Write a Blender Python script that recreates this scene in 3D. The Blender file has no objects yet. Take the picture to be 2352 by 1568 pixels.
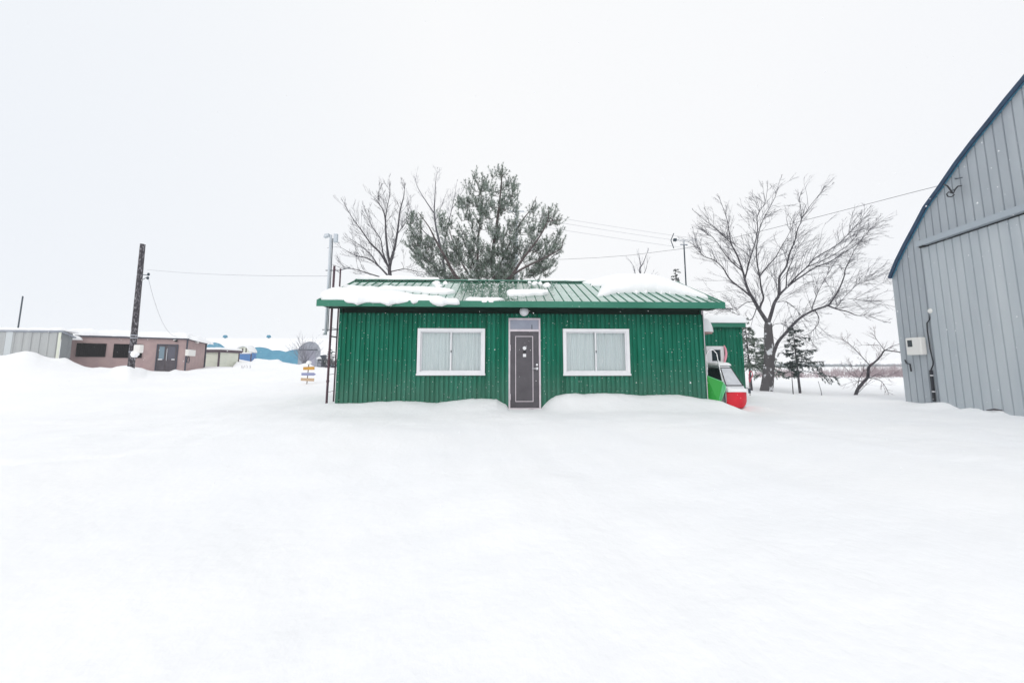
import bpy, math, random
import numpy as np
from mathutils import Vector, Matrix
random.seed(7); rng = np.random.default_rng(7)
R = math.radians
scene = bpy.context.scene
C = scene.collection

# ------------------------------------------------------------------ camera
CAM_H = 1.14; F = 784.0; TH = math.atan(0.1); SH = (-0.1 - (784 - 838) / F) / 3.0
cam_d = bpy.data.cameras.new('camera'); cam = bpy.data.objects.new('camera', cam_d); C.objects.link(cam)
cam_d.sensor_width = 36; cam_d.lens = 36 * F / 2352; cam_d.shift_y = SH
cam_d.clip_start = 0.05; cam_d.clip_end = 9000
cam.location = (0, 0, CAM_H); cam.rotation_euler = (R(90) + TH, 0, 0)
scene.camera = cam
O = Vector((0, 0, CAM_H))

def ray(px, py):
    """direction of a point measured in the photo (2352 wide), to find where a thing stands"""
    xc = (px - 1176) / F; yc = (784 - py) / F + 3 * SH
    return Vector((xc, math.cos(TH) - yc * math.sin(TH), math.sin(TH) + yc * math.cos(TH)))
def at(px, py, Y):
    d = ray(px, py); return O + d * (Y / d.y)
def hit(px, py, P, N):
    d = ray(px, py); return O + d * ((P - O).dot(N) / d.dot(N))

# ------------------------------------------------------------------ materials
def lin(v):
    v /= 255.0
    return v / 12.92 if v <= 0.04045 else ((v + 0.055) / 1.055) ** 2.4
def rgb(r, g, b, k=1.0): return (lin(r) * k, lin(g) * k, lin(b) * k, 1)

def mat(name, col, rough=0.6, col2=None, scale=8.0, bump=0.0, bscale=40.0, metallic=0.0, stretch=None, contrast=(0.35, 0.65), spec=0.5, flecks=0.0, ior=None):
    m = bpy.data.materials.new(name); m.use_nodes = True
    nt = m.node_tree; b = nt.nodes['Principled BSDF']
    b.inputs['Base Color'].default_value = col; b.inputs['Roughness'].default_value = rough
    b.inputs['Metallic'].default_value = metallic; b.inputs['Specular IOR Level'].default_value = spec
    if ior: b.inputs['IOR'].default_value = ior
    tc = nt.nodes.new('ShaderNodeTexCoord'); src = tc.outputs['Object']
    if stretch:
        mp = nt.nodes.new('ShaderNodeMapping'); mp.inputs['Scale'].default_value = stretch
        nt.links.new(src, mp.inputs['Vector']); src = mp.outputs['Vector']
    out = None
    if col2:
        n = nt.nodes.new('ShaderNodeTexNoise'); n.inputs['Scale'].default_value = scale; n.inputs['Detail'].default_value = 6
        r = nt.nodes.new('ShaderNodeValToRGB')
        r.color_ramp.elements[0].position = contrast[0]; r.color_ramp.elements[1].position = contrast[1]
        r.color_ramp.elements[0].color = col; r.color_ramp.elements[1].color = col2
        nt.links.new(src, n.inputs['Vector']); nt.links.new(n.outputs['Fac'], r.inputs['Fac'])
        out = r.outputs['Color']
    if flecks:
        v = nt.nodes.new('ShaderNodeTexVoronoi'); v.inputs['Scale'].default_value = flecks
        nt.links.new(tc.outputs['Object'], v.inputs['Vector'])
        th = nt.nodes.new('ShaderNodeMath'); th.operation = 'LESS_THAN'; th.inputs[1].default_value = 0.09
        nt.links.new(v.outputs['Distance'], th.inputs[0])
        n2 = nt.nodes.new('ShaderNodeTexNoise'); n2.inputs['Scale'].default_value = 1.7; nt.links.new(tc.outputs['Object'], n2.inputs['Vector'])
        g = nt.nodes.new('ShaderNodeMath'); g.operation = 'GREATER_THAN'; g.inputs[1].default_value = 0.47
        nt.links.new(n2.outputs['Fac'], g.inputs[0])
        mu = nt.nodes.new('ShaderNodeMath'); mu.operation = 'MULTIPLY'
        nt.links.new(th.outputs[0], mu.inputs[0]); nt.links.new(g.outputs[0], mu.inputs[1])
        sc_ = nt.nodes.new('ShaderNodeMath'); sc_.operation = 'MULTIPLY'; sc_.inputs[1].default_value = 0.6
        nt.links.new(mu.outputs[0], sc_.inputs[0])
        mx = nt.nodes.new('ShaderNodeMix'); mx.data_type = 'RGBA'
        if out is not None: nt.links.new(out, mx.inputs['A'])
        else: mx.inputs['A'].default_value = col
        mx.inputs['B'].default_value = (0.8, 0.82, 0.84, 1)
        nt.links.new(sc_.outputs[0], mx.inputs['Factor']); out = mx.outputs['Result']
    if out is not None: nt.links.new(out, b.inputs['Base Color'])
    if bump:
        n = nt.nodes.new('ShaderNodeTexNoise'); n.inputs['Scale'].default_value = bscale; n.inputs['Detail'].default_value = 5
        nt.links.new(src, n.inputs['Vector'])
        bp = nt.nodes.new('ShaderNodeBump'); bp.inputs['Strength'].default_value = bump; bp.inputs['Distance'].default_value = 0.03
        nt.links.new(n.outputs['Fac'], bp.inputs['Height']); nt.links.new(bp.outputs['Normal'], b.inputs['Normal'])
    return m

def glass_mat(name, tint=(0.97, 0.99, 0.99, 1), rough=0.02):
    m = bpy.data.materials.new(name); m.use_nodes = True; nt = m.node_tree; nt.nodes.clear()
    o = nt.nodes.new('ShaderNodeOutputMaterial'); t = nt.nodes.new('ShaderNodeBsdfTransparent'); t.inputs['Color'].default_value = tint
    g = nt.nodes.new('ShaderNodeBsdfGlossy'); g.inputs['Roughness'].default_value = rough
    f = nt.nodes.new('ShaderNodeFresnel'); f.inputs['IOR'].default_value = 1.5
    mx = nt.nodes.new('ShaderNodeMixShader')
    nt.links.new(f.outputs[0], mx.inputs[0]); nt.links.new(t.outputs[0], mx.inputs[1]); nt.links.new(g.outputs[0], mx.inputs[2])
    nt.links.new(mx.outputs[0], o.inputs[0]); return m

M = {}
M['snow'] = mat('snow', (0.92, 0.93, 0.945, 1), 0.75, (0.94, 0.947, 0.957, 1), 1.3, 0.2, 14, spec=0.2)
M['ground'] = mat('snow_cover', (0.915, 0.925, 0.945, 1), 0.8, (0.945, 0.95, 0.96, 1), 0.5, 0.30, 13, spec=0.2)
M['green_wall'] = mat('green_siding', (0.0003, 0.128, 0.074, 1), 0.55, (0.012, 0.172, 0.110, 1), 1.6, 0.0, contrast=(0.38, 0.62), stretch=(4.0, 4.0, 0.35), flecks=9.0, spec=0.10)
M['green_roof'] = mat('green_roof_steel', (0.02, 0.22, 0.13, 1), 0.10, (0.16, 0.40, 0.31, 1), 3.0, 0.02, 5, ior=2.4, contrast=(0.32, 0.66))  # paler second colour carries frost film and sky reflection
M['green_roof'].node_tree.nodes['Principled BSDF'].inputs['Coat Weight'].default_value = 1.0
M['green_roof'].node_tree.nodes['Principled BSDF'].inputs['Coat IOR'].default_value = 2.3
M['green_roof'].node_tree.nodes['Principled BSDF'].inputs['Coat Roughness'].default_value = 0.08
M['green_seam'] = mat('green_seam_steel', (0.004, 0.12, 0.07, 1), 0.5, spec=0.3)
def node_mask(m, axis, lo0, lo1, hi0, hi1, nscale, namp, target, amount):
    # blend the colour of material m towards target inside a band of its own object axis, broken up by noise
    nt = m.node_tree; b = nt.nodes['Principled BSDF']; src = b.inputs['Base Color'].links[0].from_socket
    tc = nt.nodes.new('ShaderNodeTexCoord'); sp = nt.nodes.new('ShaderNodeSeparateXYZ'); nt.links.new(tc.outputs['Object'], sp.inputs[0])
    n = nt.nodes.new('ShaderNodeTexNoise'); n.inputs['Scale'].default_value = nscale; n.inputs['Detail'].default_value = 6; nt.links.new(tc.outputs['Object'], n.inputs['Vector'])
    md = nt.nodes.new('ShaderNodeMath'); md.operation = 'MULTIPLY_ADD'; md.inputs[1].default_value = namp; nt.links.new(n.outputs['Fac'], md.inputs[0]); nt.links.new(sp.outputs[axis], md.inputs[2])
    out = None
    for a, c in ((lo0, lo1), (hi1, hi0)):
        if a is None: continue
        r = nt.nodes.new('ShaderNodeMapRange'); r.interpolation_type = 'SMOOTHSTEP'; r.inputs['From Min'].default_value = a; r.inputs['From Max'].default_value = c
        nt.links.new(md.outputs[0], r.inputs['Value'])
        if out is None: out = r.outputs['Result']
        else:
            q = nt.nodes.new('ShaderNodeMath'); q.operation = 'MULTIPLY'; nt.links.new(out, q.inputs[0]); nt.links.new(r.outputs['Result'], q.inputs[1]); out = q.outputs[0]
    k = nt.nodes.new('ShaderNodeMath'); k.operation = 'MULTIPLY'; k.inputs[1].default_value = amount; nt.links.new(out, k.inputs[0])
    mx = nt.nodes.new('ShaderNodeMix'); mx.data_type = 'RGBA'; mx.inputs['B'].default_value = target; nt.links.new(src, mx.inputs['A']); nt.links.new(k.outputs[0], mx.inputs['Factor'])
    nt.links.new(mx.outputs['Result'], b.inputs['Base Color'])
node_mask(M['green_roof'], 'X', -1.75, -1.35, 1.0, 1.35, 2.2, 0.7, (0.003, 0.13, 0.06, 1), 0.95)  # pine reflection painted as a deep green middle band, clear of frost
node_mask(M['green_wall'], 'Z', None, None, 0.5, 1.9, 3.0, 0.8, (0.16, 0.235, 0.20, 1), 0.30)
def snow_specks(m, scale, th):
    nt = m.node_tree; b = nt.nodes['Principled BSDF']; src = b.inputs['Base Color'].links[0].from_socket
    tc = nt.nodes.new('ShaderNodeTexCoord'); n = nt.nodes.new('ShaderNodeTexNoise'); n.inputs['Scale'].default_value = scale; n.inputs['Detail'].default_value = 3
    nt.links.new(tc.outputs['Object'], n.inputs['Vector']); g = nt.nodes.new('ShaderNodeMapRange'); g.inputs['From Min'].default_value = th; g.inputs['From Max'].default_value = th+0.04
    nt.links.new(n.outputs['Fac'], g.inputs['Value']); mx = nt.nodes.new('ShaderNodeMix'); mx.data_type = 'RGBA'; mx.inputs['B'].default_value = (0.82, 0.84, 0.86, 1)
    nt.links.new(src, mx.inputs['A']); nt.links.new(g.outputs['Result'], mx.inputs['Factor']); nt.links.new(mx.outputs['Result'], b.inputs['Base Color'])
M['green_trim'] = mat('green_trim', (0.015, 0.17, 0.105, 1), 0.35, (0.035, 0.21, 0.14, 1), 2.0, stretch=(0.4, 1, 1))
M['green_dark'] = mat('dark_green_eave_shade', (0.003, 0.03, 0.02, 1), 0.7, spec=0.2)  # dark green with the eave shade put into the colour; plinth shares it
M['white_paint'] = mat('white_frame_paint', (0.83, 0.83, 0.85, 1), 0.4, (0.78, 0.78, 0.81, 1), 3)
M['pink_frame'] = mat('pale_door_frame', rgb(222, 212, 218), 0.5, rgb(205, 196, 204), 5)
M['door_grey'] = mat('grey_door_steel', rgb(84, 81, 86), 0.6, rgb(95, 92, 97), 3, 0.05, 60, spec=0.25)
M['chrome'] = mat('bright_metal', (0.85, 0.86, 0.88, 1), 0.25, metallic=0.9)
M['glass'] = glass_mat('window_glass')
M['curtain'] = mat('lace_curtain', (0.90, 0.95, 0.955, 1), 0.9, (0.82, 0.885, 0.90, 1), 6, stretch=(4, 4, 0.4))
M['dark_room'] = mat('dark_interior', (0.03, 0.035, 0.045, 1), 0.9)
M['transom'] = mat('frosted_transom', rgb(150, 155, 172), 0.15, rgb(160, 166, 182), 3)
M['lamp'] = mat('opal_lamp_glass', (0.80, 0.80, 0.84, 1), 0.2)
M['black'] = mat('black_plastic', (0.012, 0.013, 0.016, 1), 0.5)
M['barn'] = mat('galvanised_siding', rgb(163, 170, 177), 0.5, rgb(180, 187, 192), 1.3, 0.03, 30, stretch=(1.5, 1.5, 0.25), spec=0.5, contrast=(0.3, 0.7))
M['barn_door'] = mat('galvanised_door', rgb(176, 184, 190), 0.5, rgb(195, 201, 205), 1.1, 0.03, 30, stretch=(1.5, 1.5, 0.25), contrast=(0.3, 0.7))
M['barn_trim'] = mat('blue_roof_edge', rgb(30, 66, 96), 0.6, rgb(22, 52, 80), 6)
M['barn_track'] = mat('steel_track', rgb(170, 179, 187), 0.45)
M['meter'] = mat('ivory_meter_box', rgb(232, 230, 226), 0.4)
M['teal_glass'] = mat('dark_teal_glass', (0.008, 0.022, 0.03, 1), 0.08)
M['black_glass'] = mat('unlit_window', (0.003, 0.003, 0.005, 1), 0.7, spec=0.05)
M['brown_wall'] = mat('pinkish_brown_stucco', rgb(168, 145, 145), 0.85, rgb(178, 154, 152), 2.5, 0.2, 40)
M['brown_trim'] = mat('dark_trim', rgb(62, 66, 80), 0.6)
M['bar_black'] = mat('black_window_bars', (0.004, 0.004, 0.007, 1), 0.7, spec=0.05)
M['brown_door'] = mat('dark_brown_door', rgb(66, 60, 68), 0.5, rgb(78, 72, 80), 5)
M['grey_siding'] = mat('grey_shed_siding', rgb(168, 171, 172), 0.6, rgb(178, 181, 181), 1.5, stretch=(3, 3, 0.2))
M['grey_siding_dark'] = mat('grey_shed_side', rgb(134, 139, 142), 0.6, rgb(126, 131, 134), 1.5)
M['cream'] = mat('cream_shutter', rgb(214, 219, 204), 0.5, rgb(222, 224, 210), 2)
M['maroon'] = mat('dark_maroon_steel', rgb(72, 52, 66), 0.5)
M['blue_wall'] = mat('blue_steel', rgb(70, 120, 178), 0.5)
M['blue_roof'] = mat('blue_roof_steel', rgb(62, 134, 164), 0.6, rgb(76, 146, 174), 1)
M['arch_grey'] = mat('weathered_steel', rgb(150, 157, 168), 0.6, rgb(164, 168, 178), 2)
M['wood_pole'] = mat('dark_pole_wood', (0.030, 0.026, 0.034, 1), 0.9, (0.34, 0.33, 0.36, 1), 5.0, 0.4, 30, stretch=(4, 4, 1.6), contrast=(0.50, 0.68))
M['rust_pipe'] = mat('rusty_brown_pipe', rgb(70, 50, 62), 0.7, rgb(92, 66, 74), 4)
M['steel_mast'] = mat('pale_steel_mast', rgb(204, 210, 216), 0.5, rgb(190, 198, 206), 3)
M['dark_steel'] = mat('dark_steel', rgb(48, 62, 74), 0.5)
M['bark'] = mat('dark_bark', (0.045, 0.041, 0.05, 1), 0.9, (0.12, 0.113, 0.125, 1), 6, 0.5, 18)
M['bark_snowy'] = mat('bark_with_blown_snow', (0.10, 0.094, 0.10, 1), 0.9, (0.72, 0.73, 0.76, 1), 3.4, 0.6, 14, stretch=(1.6, 1, 1), contrast=(0.55, 0.60))
M['twig'] = mat('grey_twigs', (0.075, 0.07, 0.09, 1), 0.9)
M['twig_pale'] = mat('pale_frosted_twigs', (0.22, 0.22, 0.26, 1), 0.9)
M['twig_red'] = mat('reddish_twigs', (0.20, 0.15, 0.165, 1), 0.9)
M['twig_shrub'] = mat('faded_shrub_twigs', (0.40, 0.325, 0.345, 1), 0.9)
M['needle'] = mat('pine_needles', (0.040, 0.072, 0.046, 1), 0.7, (0.30, 0.37, 0.315, 1), 2.6, contrast=(0.36, 0.62))
M['needle_dark'] = mat('dark_spruce_needles', (0.026, 0.050, 0.046, 1), 0.7, (0.12, 0.15, 0.14, 1), 3.0, contrast=(0.45, 0.75))
snow_specks(M['needle'], 4.5, 0.585); snow_specks(M['needle_dark'], 6.0, 0.62)
M['pine_bark'] = mat('pine_bark', (0.055, 0.042, 0.042, 1), 0.9, (0.14, 0.11, 0.11, 1), 5)
M['orange'] = mat('orange_board', rgb(212, 160, 66), 0.6, rgb(190, 136, 58), 6)
M['lilac'] = mat('lilac_board', rgb(142, 148, 184), 0.6)
M['tan'] = mat('tan_board', rgb(196, 168, 138), 0.6)
M['post_wood'] = mat('weathered_post', rgb(128, 118, 110), 0.9)
M['wire'] = mat('cable_black', (0.05, 0.05, 0.06, 1), 0.6)
M['wire_pale'] = mat('cable_grey', (0.45, 0.46, 0.49, 1), 0.6)
M['conduit'] = mat('dark_conduit', (0.015, 0.017, 0.025, 1), 0.5)
M['scoop_green'] = mat('green_plastic', (0.010, 0.34, 0.035, 1), 0.4)
M['scoop_mint'] = mat('mint_plastic', rgb(112, 206, 146), 0.35)
M['red'] = mat('red_panel', rgb(226, 18, 46), 0.4, rgb(206, 10, 36), 3)
M['veh_white'] = mat('white_vehicle_paint', (0.76, 0.77, 0.80, 1), 0.25)
M['pink'] = mat('pink_hose', rgb(246, 164, 182), 0.5)
M['marker_red'] = mat('red_marker', rgb(226, 84, 106), 0.5)
M['awning'] = mat('pale_awning', rgb(226, 214, 212), 0.6)
M['awning_edge'] = mat('brown_awning_edge', rgb(172, 138, 134), 0.6)

# ------------------------------------------------------------------ mesh helpers
class MB:
    def __init__(s): s.v = []; s.f = []; s.sm = False
    def quad(s, a, b, c, d):
        n = len(s.v); s.v += [tuple(a), tuple(b), tuple(c), tuple(d)]; s.f.append((n, n+1, n+2, n+3))
    def poly(s, pts):
        n = len(s.v); s.v += [tuple(p) for p in pts]; s.f.append(tuple(range(n, n+len(pts))))
    def hexa(s, p):  # 8 corners: bottom 4, top 4
        n = len(s.v); s.v += [tuple(q) for q in p]
        s.f += [tuple(n+i for i in t) for t in ((3,2,1,0),(4,5,6,7),(0,1,5,4),(1,2,6,5),(2,3,7,6),(3,0,4,7))]
    def fbox(s, P, U, V, u0, u1, v0, v1, z0, z1):   # box in a frame P, U, V, world z
        Z = Vector((0, 0, 1))
        c = [P + U*u + V*v + Z*z for z in (z0, z1) for (u, v) in ((u0,v0),(u1,v0),(u1,v1),(u0,v1))]
        s.hexa(c)
    def prism(s, pts, off):   # polygon extruded along off
        n = len(s.v); k = len(pts); off = Vector(off)
        s.v += [tuple(p) for p in pts] + [tuple(Vector(p) + off) for p in pts]
        s.f.append(tuple(range(n, n+k))); s.f.append(tuple(range(n+2*k-1, n+k-1, -1)))
        for i in range(k): j = (i+1) % k; s.f.append((n+i, n+k+i, n+k+j, n+j))
    def tube(s, pts, rad, sides=6, cap=True):
        pts = [Vector(p) for p in pts]; k = len(pts)
        if not hasattr(rad, '__len__'): rad = [rad] * k
        n = len(s.v); ref = Vector((0.31, 0.2, 0.93)); prev = None
        for i, p in enumerate(pts):
            d = (pts[min(i+1, k-1)] - pts[max(i-1, 0)])
            d = d.normalized() if d.length > 1e-9 else Vector((0, 0, 1))
            if prev is None: a = d.orthogonal().normalized()
            else:
                a = prev - d * prev.dot(d); a = a.normalized() if a.length > 1e-6 else d.orthogonal().normalized()
            prev = a; b = d.cross(a)
            for q in range(sides):
                t = 2 * math.pi * q / sides; s.v.append(tuple(p + (a * math.cos(t) + b * math.sin(t)) * rad[i]))
        for i in range(k-1):
            for q in range(sides):
                r = (q+1) % sides; s.f.append((n+i*sides+q, n+i*sides+r, n+(i+1)*sides+r, n+(i+1)*sides+q))
        if cap and sides > 2:
            s.f.append(tuple(n+q for q in range(sides))[::-1]); s.f.append(tuple(n+(k-1)*sides+q for q in range(sides)))
    def ball(s, c, r, seg=10, rings=6, sq=(1, 1, 1)):
        n = len(s.v); c = Vector(c)
        for i in range(rings+1):
            ph = math.pi * i / rings
            for j in range(seg):
                t = 2*math.pi*j/seg; s.v.append((c.x + r*sq[0]*math.sin(ph)*math.cos(t), c.y + r*sq[1]*math.sin(ph)*math.sin(t), c.z + r*sq[2]*math.cos(ph)))
        for i in range(rings):
            for j in range(seg):
                k = (j+1) % seg; s.f.append((n+i*seg+j, n+(i+1)*seg+j, n+(i+1)*seg+k, n+i*seg+k))
    def add_np(s, v, f):
        n = len(s.v); s.v += [tuple(x) for x in v]; s.f += [tuple(int(i)+n for i in t) for t in f]

def root_loc(o):
    l = Vector((0, 0, 0))
    while o is not None: l += o.location; o = o.parent
    return l
def build(name, mb, material, parent=None, smooth=False, origin=None):
    me = bpy.data.meshes.new(name)
    off = root_loc(parent) if parent is not None else (Vector(origin) if origin is not None else Vector((0, 0, 0)))
    va = np.array(mb.v, dtype=np.float64).reshape(-1, 3) - np.array(off)
    me.from_pydata(va.tolist(), [], mb.f); me.update()
    if isinstance(material, str): material = M[material]
    me.materials.append(material)
    if smooth: me.polygons.foreach_set('use_smooth', [True] * len(me.polygons))
    o = bpy.data.objects.new(name, me); C.objects.link(o)
    if parent is not None: o.parent = parent
    else: o.location = off
    return o
def thing(name, label, cat, loc, group=None):
    o = bpy.data.objects.new(name, None); C.objects.link(o); o.location = loc; o.empty_display_size = 0.2
    o['label'] = label; o['category'] = cat
    if group: o['group'] = group
    return o
def tag(o, label, cat, group=None):
    o['label'] = label; o['category'] = cat
    if group: o['group'] = group
    return o
def bevel(o, w=0.01, seg=2):
    m = o.modifiers.new('bevel', 'BEVEL'); m.width = w; m.segments = seg; m.limit_method = 'ANGLE'; return o

def vnoise(x, y, seed=0):
    x = np.asarray(x, float); y = np.asarray(y, float)
    xi = np.floor(x).astype(np.int64); yi = np.floor(y).astype(np.int64); fx = x - xi; fy = y - yi
    fx = fx*fx*(3-2*fx); fy = fy*fy*(3-2*fy)
    def h(a, b):
        n = (a*374761393 + b*668265263 + seed*982451653) & 0xffffffff
        n = ((n ^ (n >> 13)) * 1274126177) & 0xffffffff
        return ((n ^ (n >> 16)) & 0xffff) / 65535.0
    return (h(xi, yi)*(1-fx)+h(xi+1, yi)*fx)*(1-fy) + (h(xi, yi+1)*(1-fx)+h(xi+1, yi+1)*fx)*fy - 0.5
def fbm(x, y, seed=0, o=3):
    r = 0; a = 1.0
    for i in range(o): r = r + a * vnoise(x * 2**i, y * 2**i, seed + i); a *= 0.5
    return r
def sstep(t): t = np.clip(t, 0, 1); return t*t*(3-2*t)

def corrugated(mb, P, U, Nrm, u0, u1, zb, zt, period=0.125, depth=0.02, flat=0.55, slope=0.1, openings=()):
    """vertical ribbed sheet; Nrm points outwards; zb/zt numbers or functions of u; openings (u0,u1,z0,z1)"""
    prof = []; u = u0
    while u < u1:
        for du, d in ((0, depth), (flat*period, depth), ((flat+slope)*period, 0), ((1-slope)*period, 0)):
            if u + du < u1: prof.append((u+du, d))
        u += period
    prof.append((u1, depth))
    for o in openings:
        for e in (o[0], o[1]):
            ds = np.interp(e, [p[0] for p in prof], [p[1] for p in prof]); prof.append((e, float(ds)))
    prof.sort()
    fzb = zb if callable(zb) else (lambda q: zb); fzt = zt if callable(zt) else (lambda q: zt)
    Z = Vector((0, 0, 1))
    for (a, da), (b, db) in zip(prof[:-1], prof[1:]):
        if b - a < 1e-6: continue
        m = (a+b)/2; segs = [(fzb(a), fzb(b), fzt(a), fzt(b))]
        for o in openings:
            if o[0] < m < o[1]:
                segs = [(fzb(a), fzb(b), o[2], o[2]), (o[3], o[3], fzt(a), fzt(b))]
        for (b0, b1, t0, t1) in segs:
            if t0 <= b0 and t1 <= b1: continue
            A = P + U*a + Nrm*da; B = P + U*b + Nrm*db
            mb.quad(A + Z*b0, B + Z*b1, B + Z*t1, A + Z*t0)

def inside_dist(px, py, poly):
    poly = np.array(poly); a = poly; b = np.roll(poly, -1, 0)
    X = px[:, None]; Y = py[:, None]
    cond = ((a[:, 1] > Y) != (b[:, 1] > Y))
    with np.errstate(divide='ignore', invalid='ignore'):
        xs = (b[:, 0]-a[:, 0])*(Y-a[:, 1])/(b[:, 1]-a[:, 1]) + a[:, 0]
    ins = (np.sum(cond & (X < xs), 1) % 2) == 1
    ab = b - a; L2 = np.sum(ab**2, 1) + 1e-12
    t = np.clip(((X-a[:, 0])*ab[:, 0] + (Y-a[:, 1])*ab[:, 1]) / L2, 0, 1)
    cx = a[:, 0] + t*ab[:, 0]; cy = a[:, 1] + t*ab[:, 1]
    d = np.hypot(X-cx, Y-cy); k = np.argmin(d, 1); i = np.arange(len(px))
    return ins, d[i, k], cx[i, k], cy[i, k]

def snow_blob(name, outline, fr, T, r, res=0.03, rough=0.35, edge=0.02, label='', cat='snow', seed=0, sag=0.0, parent=None, group=None, tfun=None):
    """a lump of snow lying on a plane: outline in plane coordinates, T its thickness, r how far its edge rounds off. fr(a, b, t) gives the world point"""
    pts = []
    n = len(outline)
    for i in range(n):
        a = np.array(outline[i]); b = np.array(outline[(i+1) % n]); L = np.linalg.norm(b-a); k = max(1, int(L/0.06))
        for j in range(k): pts.append(a + (b-a)*j/k)
    pts = np.array(pts); nv = np.roll(pts, -1, 0) - np.roll(pts, 1, 0)
    nv = np.stack([nv[:, 1], -nv[:, 0]], 1); nv /= np.linalg.norm(nv, axis=1)[:, None] + 1e-9
    w = fbm(pts[:, 0]*4, pts[:, 1]*4, 40+seed, 3)
    pts = pts + nv * (w*edge*2)[:, None]
    x0, y0 = pts.min(0) - res*1.5; x1, y1 = pts.max(0) + res*1.5
    gx = np.arange(x0, x1+res, res); gy = np.arange(y0, y1+res, res)
    X, Y = np.meshgrid(gx, gy, indexing='ij'); nx, ny = X.shape
    ins, d, cx, cy = inside_dist(X.ravel(), Y.ravel(), pts)
    q = np.clip(d/r, 0, 1); t = T*np.sqrt(np.clip(1-(1-q)**2, 0, 1))
    if tfun: t = t * tfun(X.ravel(), Y.ravel())
    t = t*(1 + rough*fbm(X.ravel()*3, Y.ravel()*3, seed, 4)); t = np.where(ins, np.maximum(t, 0), 0)
    ax = np.where(ins, X.ravel(), cx); ay = np.where(ins, Y.ravel(), cy)
    insg = ins.reshape(nx, ny)
    keep = insg[:-1, :-1] | insg[1:, :-1] | insg[:-1, 1:] | insg[1:, 1:]
    idx = np.arange(nx*ny).reshape(nx, ny)
    I, J = np.nonzero(keep)
    top = np.stack([idx[I, J], idx[I+1, J], idx[I+1, J+1], idx[I, J+1]], 1)
    used = np.unique(top); remap = -np.ones(nx*ny, int); remap[used] = np.arange(len(used))
    mb = MB()
    low = -0.012 - sag*np.clip(-ay[used], 0, 1)
    mb.v = [tuple(fr(a, b, c)) for a, b, c in zip(ax[used], ay[used], t[used])] + [tuple(fr(a, b, c)) for a, b, c in zip(ax[used], ay[used], low)]
    tf = remap[top]; nu = len(used)
    mb.f = [tuple(int(i) for i in q) for q in tf] + [tuple(int(i)+nu for i in q[::-1]) for q in tf]
    # close the rim between the two skins
    from collections import Counter
    ec = Counter()
    for q in tf.tolist():
        for i in range(4):
            e = (q[i], q[(i+1) % 4]); ec[e] += 1
    for (a, b) in list(ec):
        if (b, a) not in ec: mb.f.append((b, a, a+nu, b+nu))
    o = build(name, mb, 'snow', parent, smooth=True, origin=mb.v[0] if parent is None else None)
    if parent is None: tag(o, label, cat, group)
    return o

# ------------------------------------------------------------------ the green cabin: frame
HA = R(2.0)
HU = Vector((math.cos(HA), math.sin(HA), 0)); HV = Vector((-math.sin(HA), math.cos(HA), 0)); Z = Vector((0, 0, 1))
P0 = at(1204, 937, 9.33); P0.z = 0.0
def H(u, v, z): return P0 + HU*u + HV*v + Z*z
def hl(px, py, v=0.0):
    p = hit(px, py, P0 + HV*v, HV) - P0; return p.dot(HU), p.z
uL = (hl(783, 708)[0] + hl(770, 920)[0]) / 2; uR = (hl(1612, 712)[0] + hl(1622.5, 910)[0]) / 2
VE = -0.5; VR = 1.78
eL = hl(729, 701, VE); eR = hl(1664, 710.7, VE); ZEB = (eL[1] + eR[1]) / 2; ZET = ZEB + 0.15
ZR = (hl(1004, 643.5, VR)[1] + hl(1355, 648.8, VR)[1]) / 2
UEL, UER = eL[0], eR[0]
print('house', uL, uR, eL, eR, ZEB, ZR)

# ------------------------------------------------------------------ barn frame (gable wall)
BP = at(2083, 921, 10.2); BP.z = 0
BD = Vector((-(1304-1176)/F, -1.0, 0)).normalized()          # along the gable wall, towards the viewer
BN = Vector((-BD.y, BD.x, 0)); BN = BN if BN.x < 0 else -BN   # outwards (towards the left)
def bl(px, py, off=0.0):
    p = hit(px, py, BP + BN*off, BN) - BP; return p.dot(BD), p.z
def B(t, o, z): return BP + BD*t + BN*o + Z*z
arc = [bl(x, y, 0.11) for x, y in ((2048,635),(2064,596),(2083,558),(2106,516),(2131,469),(2164,424),(2204,366),(2243,315),(2283,266),(2322,217),(2352,181))]
def inset(pts, h):
    out = []
    for i, p in enumerate(pts):
        a, b = pts[max(i-1, 0)], pts[min(i+1, len(pts)-1)]; dx, dz = b[0]-a[0], b[1]-a[1]; L = math.hypot(dx, dz); out.append((p[0]+dz/L*h, p[1]-dx/L*h))
    return out
arc = inset(arc, 0.085); arc = [(a-arc[0][0]-0.001+0.03, b) for a, b in arc]
print('barn arc', [(round(a,2), round(b,2)) for a, b in arc], 'corner', bl(2083,920), bl(2050,640))

# ------------------------------------------------------------------ ground
crest = [(-900,822,16),(-400,815,17),(0,816.5,18),(20,816.4,18),(44,810,18),(67,806.5,18.3),(89,810,18.6),(105,816,19),(126,821,19.5),(144,822,20),(159,820,20.5),
 (178,830,20.5),(205,842,20.5),(222,845.4,20.5),(239,843.7,20.3),(266,847,20),(280,843,18.6),(296,840.5,18.2),(308,840.5,18.2),(318,845,18.6),(338,847,20),
 (345,850,22),(357,852,24.2),(398,853.8,25),(411,848.5,25.2),(421,851,25.4),(437,852,26.3),(457,847,28.4),(474,845,30),(480,841,32),(500,841.5,32.3),(543,843.5,32.3),(549,824,40),(584,830.5,40),(588,823.5,39),(596,823,38),(623,826.6,38),(644,825,38),(654,831,37),(679,835,36),(692,837,35),(706,833,34),(720,837,33),(728,842,32),(747,843,32),(775,845,32)]
cz = [(p, at(p, row, c).z, c) for p, row, c in crest] + [(1000,0.6,32),(1250,0.3,30),(1600,0.08,22),(1720,0.02,16),(1900,0.0,14),(2300,0.0,13),(3400,0.0,13)]
cp, czz, cc = (np.array(k) for k in zip(*cz))
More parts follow.
